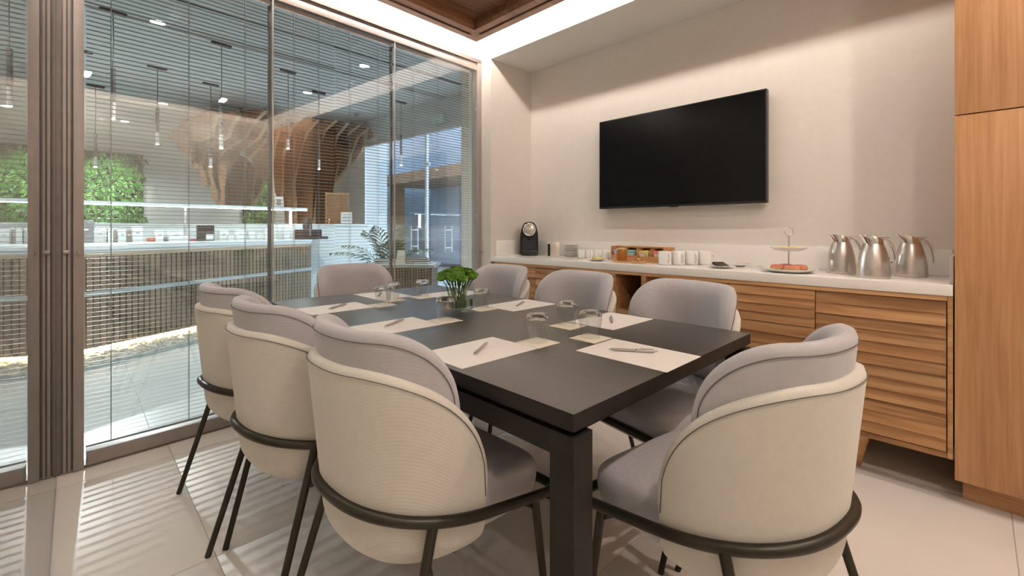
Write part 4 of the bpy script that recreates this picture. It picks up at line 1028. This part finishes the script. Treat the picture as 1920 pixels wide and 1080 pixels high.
# ---------------------------------------------------------------- plywood sculpture: parallel fins
sc_ = empty('fin_sculpture', (2.6, 8.0, 0), 0, 'tree-shaped sculpture of parallel curved plywood fins hanging from the lobby ceiling', 'sculpture')
def A(pts): return [(290+x/4.154, 180+y/4.154) for x, y in pts]
def B(pts): return [(490+x/4.154, 180+y/4.154) for x, y in pts]
FINS = [
 (1.28, A([(105, 270), (230, 190), (430, 115), (470, 150), (440, 240), (430, 310), (335, 350), (290, 400), (288, 470), (318, 530), (310, 560), (298, 568), (282, 545), (265, 470), (255, 445), (215, 442), (170, 370), (112, 305)])),
 (1.50, A([(280, 170), (430, 112), (630, 108), (640, 150), (590, 230), (560, 320), (440, 380), (375, 440), (365, 520), (405, 640), (412, 690), (392, 712), (372, 695), (350, 600), (343, 500), (290, 400)])),
 (1.74, A([(480, 140), (640, 108), (830, 103), (850, 115), (740, 230), (690, 330), (560, 400), (490, 460), (455, 540), (450, 620), (490, 740), (492, 800), (472, 832), (452, 800), (430, 680), (380, 540), (430, 330)])),
 (2.00, A([(660, 112), (860, 105), (900, 150), (850, 240), (800, 330), (700, 400), (640, 430), (625, 412), (610, 416), (596, 400), (580, 330)])),
 (2.12, A([(760, 112), (900, 140), (930, 190), (880, 300), (820, 390), (760, 450), (745, 472), (725, 478), (708, 465), (690, 380)])),
 (2.26, A([(860, 120), (960, 160), (960, 260), (920, 400), (895, 540), (890, 610), (868, 636), (845, 636), (815, 610), (770, 530), (740, 440), (760, 300)])),
 (2.40, B([(60, 190), (260, 150), (300, 165), (225, 245), (190, 345), (160, 460), (152, 600), (155, 740), (142, 782), (120, 785), (105, 745), (95, 600), (40, 520), (10, 400)])),
 (2.56, B([(150, 180), (380, 170), (430, 185), (345, 285), (295, 390), (262, 550), (240, 690), (252, 800), (255, 1000), (190, 1000), (195, 800), (165, 700), (120, 600)])),
 (2.74, B([(280, 180), (510, 180), (570, 192), (482, 270), (432, 395), (412, 600), (402, 800), (398, 1000), (235, 1000), (235, 780), (220, 600)])),
 (2.98, B([(420, 180), (610, 190), (665, 208), (582, 308), (542, 420), (522, 600), (512, 740), (500, 1000), (390, 1000), (395, 700), (380, 500)])),
 (3.20, B([(520, 200), (700, 205), (755, 225), (652, 310), (602, 420), (577, 560), (560, 660), (520, 752), (500, 700), (480, 500)])),
 (3.36, B([(620, 210), (770, 222), (825, 250), (742, 320), (692, 440), (667, 545), (562, 668), (545, 600), (560, 420)])),
 (3.46, B([(700, 220), (820, 245), (868, 280), (872, 312), (800, 372), (770, 442), (722, 510), (665, 548), (640, 450)])),
]
# deep fins that close the arch between the hanging lobes and the trunk
for (X, pts) in FINS:
    pl_ = [onX(px, py, X) for px, py in pts]
    zmax = max(p.z for p in pl_)
    pl_ = [Vector((p.x-2.6, p.y-8.0, min(p.z, LZ-.006))) for p in pl_]
    # keep inside the lobby depth
    bm = bmesh.new(); add_prism(bm, pl_, (.05, 0, 0)); bmesh.ops.triangulate(bm, faces=[f for f in bm.faces if len(f.verts) > 4]); bm.normal_update()
    o = finish(bm, 'fin', M['ply'], sc_); o.data.materials.append(M['plyedge'])
    for f in o.data.polygons:
        if abs(f.normal.x) < .5: f.material_index = 1
ARCH = [(2.08, A([(520, 400), (640, 430), (600, 500), (560, 600), (545, 720), (548, 870), (480, 870), (470, 800), (450, 620), (470, 480)])),
        (2.30, A([(600, 440), (700, 480), (690, 560), (670, 680), (662, 870), (545, 870), (545, 700), (560, 560)])),
        (2.52, A([(690, 480), (780, 560), (770, 640), (752, 740), (745, 860), (660, 870), (665, 650)])),
        (2.70, A([(770, 560), (850, 640), (825, 700), (800, 780), (745, 850), (745, 700)]))]
for (X, pts) in ARCH:
    pl_ = [onX(px, py, X) for px, py in pts]; pl_ = [Vector((p.x-2.6, p.y-8.0, min(p.z, LZ-.006))) for p in pl_]
    bm = bmesh.new(); add_prism(bm, pl_, (.05, 0, 0)); bmesh.ops.triangulate(bm, faces=[f for f in bm.faces if len(f.verts) > 4])
    o = finish(bm, 'fin', M['ply'], sc_); o.data.materials.append(M['plyedge'])
    for f in o.data.polygons:
        if abs(f.normal.x) < .5: f.material_index = 1
# small accent lamps that graze the hanging lobes and the trunk of the sculpture
for (px, py, X) in ((362, 290, 1.28), (384, 322, 1.50), (405, 356, 1.74), (494, 290, 2.26), (521, 325, 2.40), (545, 350, 2.56)):
    p = onX(px, py, X); spot('sculpture_spotlight', (p.x-.13, p.y-.02, p.z+.10), (p.x+.01, p.y, p.z-.30), .6, (1, .80, .52), 50, .7, .02)

# ---------------------------------------------------------------- pendants
def make_pendant(px, py, yb, yt, lab):
    p = onZ(px, py, LZ); d = p.x*FWD[0]+p.y*FWD[1]
    zt = CAM_H-(yt-HZ)/F_PX*d; zb = CAM_H-(yb-HZ)/F_PX*d; 
    e = empty('pendant_lamp', (p.x, p.y, 0), .2, lab, 'pendant lamp', 'slim pendant lamps in the lobby')
    box('canopy', -.085, .085, -.022, .022, LZ-.022, LZ-.001, M['blackmat'], e, .003)
    tube('cord', [(0, 0, LZ-.022), (.004, .003, (LZ+zb)/2), (0, 0, zb)], .0035, M['blackmat'], e, 6)
    zm = zt+(zb-zt)*.34
    tube('body', [(0, 0, zb), (0, 0, zm)], .017, M['blackmat'], e, 12)
    tube('diffuser', [(0, 0, zm-.001), (0, 0, zt+.012)], .0155, M['rail'], e, 12)
    tube('lamp_tip', [(0, 0, zt+.011), (0, 0, zt)], .0155, M['lamp'], e, 12)
for a_ in [(212, 20, 128, 224, 'slim pendant lamp right of the mullion with the knobs, hanging nearest the glass'), (152, 93, 200, 283, 'slim pendant lamp partly cut by the mullion, before the planted wall'),
           (295, 125, 200, 272, 'slim pendant lamp hanging left of the sculpture tip'), (179, 160, 250, 314, 'slim pendant lamp farthest back before the planted wall'),
           (395, 157, 262, 313, 'slim pendant lamp over the left lobes of the sculpture, lower of the two there'), (415, 82, 200, 279, 'slim pendant lamp over the left lobes of the sculpture, with the higher canopy'),
           (540, 132, 225, 280, 'slim pendant lamp right of the first pane joint'), (598, 172, 262, 318, 'slim pendant lamp in front of the darker right fins'), (752, 190, 252, 311, 'slim pendant lamp right of the second pane joint')]:
    make_pendant(*a_)
for (px, py, lab) in ((296, 41, 'round downlight in the lobby ceiling, biggest one, high above the reception counter'), (306, 194, 'round downlight above the left tip of the sculpture'), (234, 227, 'small round downlight before the planted wall'),
                      (683, 123, 'round downlight left of the second pane joint'), (577, 173, 'round downlight above the sculpture crown'), (752, 222, 'round downlight next to the pendant by the entrance')):
    p = onZ(px, py, LZ); e = empty('downlight', (p.x, p.y, LZ), 0, lab, 'downlight', 'recessed downlights in the lobby ceiling')
    lathe('trim_ring', [(.052, -.001), (.062, -.001), (.062, -.006), (.052, -.006), (.052, -.001)], M['ltop'], e, 24); lathe('lamp_disc', [(0, -.002), (.0515, -.002), (.0515, -.004), (0, -.004)], M['lamp'], e, 24)
p = onZ(668, 212, LZ); e = empty('ceiling_sensor', (p.x, p.y, LZ), 0, 'small round grey detector on the lobby ceiling near the sculpture', 'detector')
lathe('base', [(0, -.001), (.06, -.001), (.06, -.02), (0, -.02)], M['steelband'], e, 20); lathe('dome', [(0, -.06), (.02, -.055), (.036, -.04), (.04, -.0205), (0, -.0205)], M['prodg'], e, 20)
P = E0+ED*2.0; e = empty('exit_sign', (P.x-.05, P.y, 2.56), math.atan2(ED.y, ED.x), 'small pale green exit sign over the entrance glazing', 'sign')
box('sign_box', -.12, .12, -.05, -.022, 0, .11, M['sign'], e, .003); box('arrow_shaft', -.02, .06, -.0525, -.0502, .05, .062, M['prod'], e); prism('arrow_head', [(.06, -.0525, .035), (.095, -.0525, .056), (.06, -.0525, .077)], (0, .002, 0), M['prod'], e)

# ---------------------------------------------------------------- side table with battens, books, card, palm
st = empty('batten_console', (2.02, 4.16, 0), math.atan2(-.42, .46), 'low console with a grey top and oak battens behind the far tumblers', 'console')
SL, SDp, SH = .66, .42, .735
st.rotation_euler = (0, 0, math.radians(-44))
box('top', -.03, SL+.03, -.02, SDp, SH, SH+.03, M['steelband'], st, .002); box('body', .0, SL, .022, SDp-.02, .05, SH-.001, M['battenback'], st); box('base', .02, SL-.02, .04, SDp-.04, 0, .0495, M['steelband'], st)
q = .012
while q < SL-.01:
    box('batten', q-.008, q+.008, .0, .0215, .052, SH-.002, M['batten'], st); q += .027
SM = st.matrix_basis
def onst(x, y, z): return SM @ Vector((x, y, SH+.0305+z))
zz = 0
for k, (l_, w_, h_, dx) in enumerate([(.24, .17, .022, .50), (.22, .16, .020, .49), (.21, .16, .016, .475)]):
    b = empty('book', onst(dx, .20, zz), st.rotation_euler.z+.15*k-.1, ['lowest', 'middle', 'topmost'][k]+' dark book of the pile on the batten console, right of the card', 'book', 'dark books piled on the console')
    box('cover', -l_/2, l_/2, -w_/2, w_/2, 0, h_, M['blackmat'], b, .001); box('pages', -l_/2+.004, l_/2+.001, -w_/2-.001, w_/2-.004, .003, h_-.003, M['paper'], b); zz += h_+.0008
zz = 0
for k in range(2):
    b = empty('book', onst(.17, .22, zz), st.rotation_euler.z-.1+.12*k, ['lower', 'upper'][k]+' dark book of the short pile on the batten console, left of the card', 'book', 'dark books piled on the console')
    box('cover', -.11, .11, -.08, .08, 0, .022, M['blackmat'], b, .001); box('pages', -.106, .111, -.081, .076, .003, .019, M['paper'], b); zz += .0228
cdp = onst(.335, .13, 0); e = empty('tent_card', cdp, st.rotation_euler.z, 'tall cream tent card between the two book piles on the console', 'card')
prism('card_front', [(-.05, -.03, 0), (.05, -.03, 0), (.033, .0, .135), (-.033, .0, .135)], (0, .004, 0), M['card'], e); prism('card_back', [(-.05, .034, 0), (.05, .034, 0), (.033, .0045, .135), (-.033, .0045, .135)], (0, .003, 0), M['card'], e)
r = ray(730); PD = 5.35
pp = empty('potted_palm', (r[0]*PD, r[1]*PD, 0), 0, 'green kentia palm in a grey pot standing by the glazed entrance', 'plant')
lathe('pot', [(0, 0), (.13, 0), (.15, .02), (.18, .42), (.165, .42), (.155, .38), (0, .38)], M['pot'], pp, 28); lathe('soil', [(0, .381), (.15, .381), (.15, .39), (0, .39)], M['soil'], pp, 20)
random.seed(21)
for k in range(15):
    az = k*2.4+random.uniform(-.3, .3); tilt = random.uniform(.08, .34); Ls = random.uniform(.55, .98); dr = Vector((math.cos(az), math.sin(az), 0))
    base = Vector((dr.x*.03, dr.y*.03, .39)); pts = []; n = 14
    for q in range(n+1):
        t_ = q/n; pts.append(base+dr*(Ls*tilt*(t_+1.1*t_**3)*1.1)+Vector((0, 0, Ls*(t_*(1.15-tilt)-.42*t_**3.2*(.5+tilt)))))
    fr_ = tube('frond_stalk', pts, [.006-.004*q/n for q in range(n+1)], M['stem'], pp, 5)
    bm = bmesh.new()
    for q in range(6, n+1):
        tdir = (pts[min(q+1, n)]-pts[q-1]).normalized(); sd = tdir.cross(Vector((0, 0, 1))).normalized(); L = .20*math.sin(math.pi*min(1, (q-4)/(n-4)*.75+.2))
        for sgn in (1, -1):
            d_ = (sd*sgn*.8+tdir*.75+Vector((0, 0, -.25))).normalized(); wv = tdir*.012
            m1 = pts[q]+d_*L*.5+Vector((0, 0, .012))
            bm.faces.new([bm.verts.new(x) for x in (pts[q], m1-wv, pts[q]+d_*L+Vector((0, 0, -.02)), m1+wv)])
    finish(bm, 'leaflets', M['palm'], fr_)['kind'] = 'stuff'
